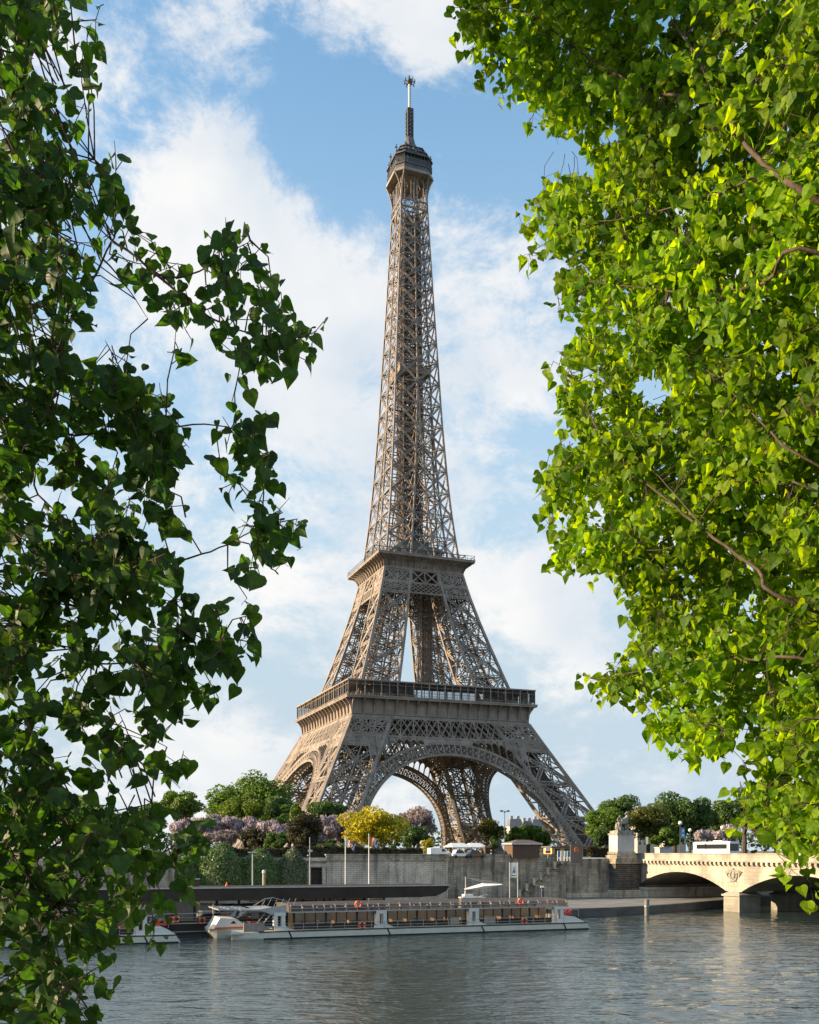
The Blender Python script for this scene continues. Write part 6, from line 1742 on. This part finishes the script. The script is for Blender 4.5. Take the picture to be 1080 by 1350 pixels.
BL = [dict(p=[(25, 548, 4.0), (60, 500, 3.95), (85, 440, 3.9), (120, 372, 3.85), (150, 312, 3.8)], r=.0135),
      dict(p=[(148, 318, 3.8), (175, 335, 3.8), (215, 365, 3.8), (262, 358, 3.8), (300, 335, 3.75), (330, 318, 3.75)], r=.006, root=False),
      dict(p=[(200, 356, 3.8), (245, 395, 3.8), (290, 425, 3.8), (345, 445, 3.8), (390, 455, 3.85)], r=.006, root=False),
      dict(p=[(135, 340, 3.8), (165, 375, 3.8), (195, 420, 3.8)], r=.004, root=False),
      dict(p=[(-10, 540, 3.9), (40, 512, 3.9), (95, 490, 3.9)], r=.007),
      dict(p=[(-10, 580, 3.7), (100, 574, 3.7), (200, 566, 3.7), (285, 560, 3.8), (340, 580, 3.8)], r=.007),
      dict(p=[(-10, 600, 4.1), (50, 652, 4.1), (100, 690, 4.0), (180, 684, 4.0)], r=.007),
      dict(p=[(-10, 756, 3.8), (100, 764, 3.8), (170, 754, 3.8), (240, 738, 3.8), (300, 718, 3.8), (345, 690, 3.8)], r=.008),
      dict(p=[(60, 808, 3.7), (100, 856, 3.7), (130, 875, 3.7), (200, 868, 3.8), (290, 845, 3.8)], r=.007),
      dict(p=[(-10, 1180, 3.7), (40, 1140, 3.7), (80, 1108, 3.7), (110, 1080, 3.7), (200, 1060, 3.7)], r=.009),
      dict(p=[(20, 1195, 3.6), (62, 1215, 3.6), (66, 1255, 3.6), (95, 1300, 3.6)], r=.006),
      dict(p=[(-10, 85, 4.0), (25, 62, 4.0), (55, 30, 4.0)], r=.006),
      dict(p=[(-10, 230, 4.0), (60, 215, 4.0), (125, 210, 3.9)], r=.007),
      dict(p=[(-10, 960, 3.9), (60, 930, 3.9), (140, 950, 3.9), (220, 985, 3.9)], r=.007),
      dict(p=[(20, 1160, 3.9), (120, 1140, 3.9), (215, 1125, 3.9)], r=.006)]
EXL = [([(-760, -300), (-60, -300), (-60, 1410), (-760, 1330)], 470, 2.5, 4.1), ([(-60, -300), (60, -300), (60, -50), (-60, -50)], 30, 3.2, 4.1)]  # rest of the left crown, filled out to shade the leaves in view
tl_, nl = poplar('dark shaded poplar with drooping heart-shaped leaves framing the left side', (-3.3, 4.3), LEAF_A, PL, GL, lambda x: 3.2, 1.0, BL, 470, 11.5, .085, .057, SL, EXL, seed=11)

PR = [(603, -60), (608, 0), (632, 60), (690, 112), (730, 150), (785, 190), (782, 225), (722, 258), (702, 295), (704, 322), (750, 335), (748, 395), (778, 440), (752, 462), (742, 500), (757, 590), (724, 632), (726, 680), (742, 735), (800, 740), (845, 790), (842, 858), (792, 886), (800, 905), (862, 902), (880, 935), (878, 968), (908, 985), (985, 968), (1008, 1005), (996, 1055), (1010, 1085), (1055, 1135), (1130, 1162), (1180, 1090), (1180, -60)]
GRP = [(782, 492, 22, .95), (862, 508, 22, .95), (835, 470, 10, .6), (1062, 735, 14, .6), (790, 545, 14, .6), (900, 615, 16, .5), (860, 640, 14, .5), (1070, 60, 12, .6), (1030, 60, 16, .6), (910, 690, 12, .5), (820, 400, 10, .5), (1060, 900, 12, .5), (1010, 860, 10, .4), (940, 30, 14, .5)]
def YR(x): return 8.9 - 2.5 * min(1.15, max(0.0, (x - 610) / 480.0))
SR = []
for (x, y) in [(598, 12), (612, 40), (622, 75), (640, 100), (660, 125), (700, 160), (735, 172), (768, 165), (640, 60), (700, 268), (690, 300), (695, 335), (715, 250), (735, 245), (745, 372), (738, 400), (770, 430), (738, 465), (730, 485), (742, 520), (750, 555), (738, 590), (715, 625), (712, 655), (722, 690), (735, 748), (728, 738), (755, 735), (780, 750),
               (770, 892), (785, 910), (800, 895), (815, 915), (840, 925), (860, 940), (868, 965), (895, 990), (910, 1000), (940, 985), (850, 900), (825, 900), (880, 960), (975, 1040), (968, 1080), (992, 1098), (1045, 1148), (1068, 1165), (985, 1005), (985, 1060), (835, 800), (845, 850), (830, 880), (755, 490), (780, 445)]:
    SR.append((x + _r.uniform(-3, 3), y + _r.uniform(-3, 3), YR(x) + _r.uniform(.1, .8), .6))
BR = [dict(p=[(1095, 272, 6.6), (1030, 235, 6.5), (985, 192, 6.4), (950, 135, 6.3), (925, 85, 6.3), (890, 30, 6.3), (878, -25, 6.3)], r=.026),
      dict(p=[(938, 127, 6.3), (860, 120, 6.2), (790, 85, 6.2), (735, 45, 6.2), (690, 15, 6.2), (640, 10, 6.3)], r=.013, root=False),
      dict(p=[(1012, 224, 6.4), (960, 250, 6.4), (880, 275, 6.4), (810, 290, 6.4), (755, 292, 6.4)], r=.010, root=False),
      dict(p=[(1095, 338, 6.8), (1010, 372, 6.7), (930, 388, 6.7), (850, 380, 6.7), (770, 370, 6.7)], r=.017),
      dict(p=[(1095, 622, 6.5), (1010, 562, 6.5), (960, 512, 6.5), (900, 462, 6.5)], r=.012),
      dict(p=[(1060, 800, 6.9), (1000, 752, 6.8), (930, 700, 6.7), (880, 660, 6.7), (810, 600, 6.7), (770, 530, 6.7), (745, 475, 6.7)], r=.017),
      dict(p=[(930, 698, 6.7), (880, 640, 6.6), (860, 620, 6.6)], r=.008, root=False),
      dict(p=[(1095, 880, 6.6), (1000, 870, 6.6), (940, 868, 6.6), (860, 882, 6.6), (790, 895, 6.6)], r=.014),
      dict(p=[(980, 868, 6.6), (960, 910, 6.6), (930, 960, 6.6)], r=.006, root=False),
      dict(p=[(1095, 560, 6.3), (1070, 500, 6.3), (1052, 440, 6.3)], r=.008),
      dict(p=[(1095, 655, 6.9), (1040, 640, 6.9), (960, 640, 6.9), (890, 720, 6.9), (800, 720, 6.9)], r=.009),
      dict(p=[(1095, 1065, 6.6), (1040, 1080, 6.6), (1000, 1100, 6.6)], r=.009),
      dict(p=[(1045, 60, 7.4), (1065, 120, 7.4), (1095, 170, 7.4)], r=.022),
      dict(p=[(1095, 950, 7.0), (1050, 1000, 7.0), (1010, 1040, 7.0)], r=.008)]
for b in BR: b['p'] = [(x, y, YR(x) + (.14 if Y < 7.2 else 1.0)) for x, y, Y in b['p']]
EXR = [([(1150, -320), (1720, -320), (1700, 1000), (1500, 1180), (1150, 1150)], 1500, 6.1, 8.2),
       ([(60, -40), (20, -130), (150, -260), (560, -330), (1180, -330), (1180, -40)], 620, 7.2, 9.2)]  # unseen overhang added above the view to shade the upper leaves
BR += [dict(p=[(1100, -120, 7.6), (900, -100, 7.8), (700, -110, 8.0), (480, -130, 8.1), (260, -110, 8.2), (90, -80, 8.2)], r=.022),  # unseen overhead branches added to carry the shading leaves
       dict(p=[(1000, -200, 8.4), (760, -230, 8.5), (520, -220, 8.6), (320, -180, 8.7)], r=.016)]
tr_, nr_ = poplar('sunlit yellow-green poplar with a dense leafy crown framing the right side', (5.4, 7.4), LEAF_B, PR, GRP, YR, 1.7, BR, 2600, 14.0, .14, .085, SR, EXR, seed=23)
print('leaves', nl, nr_)
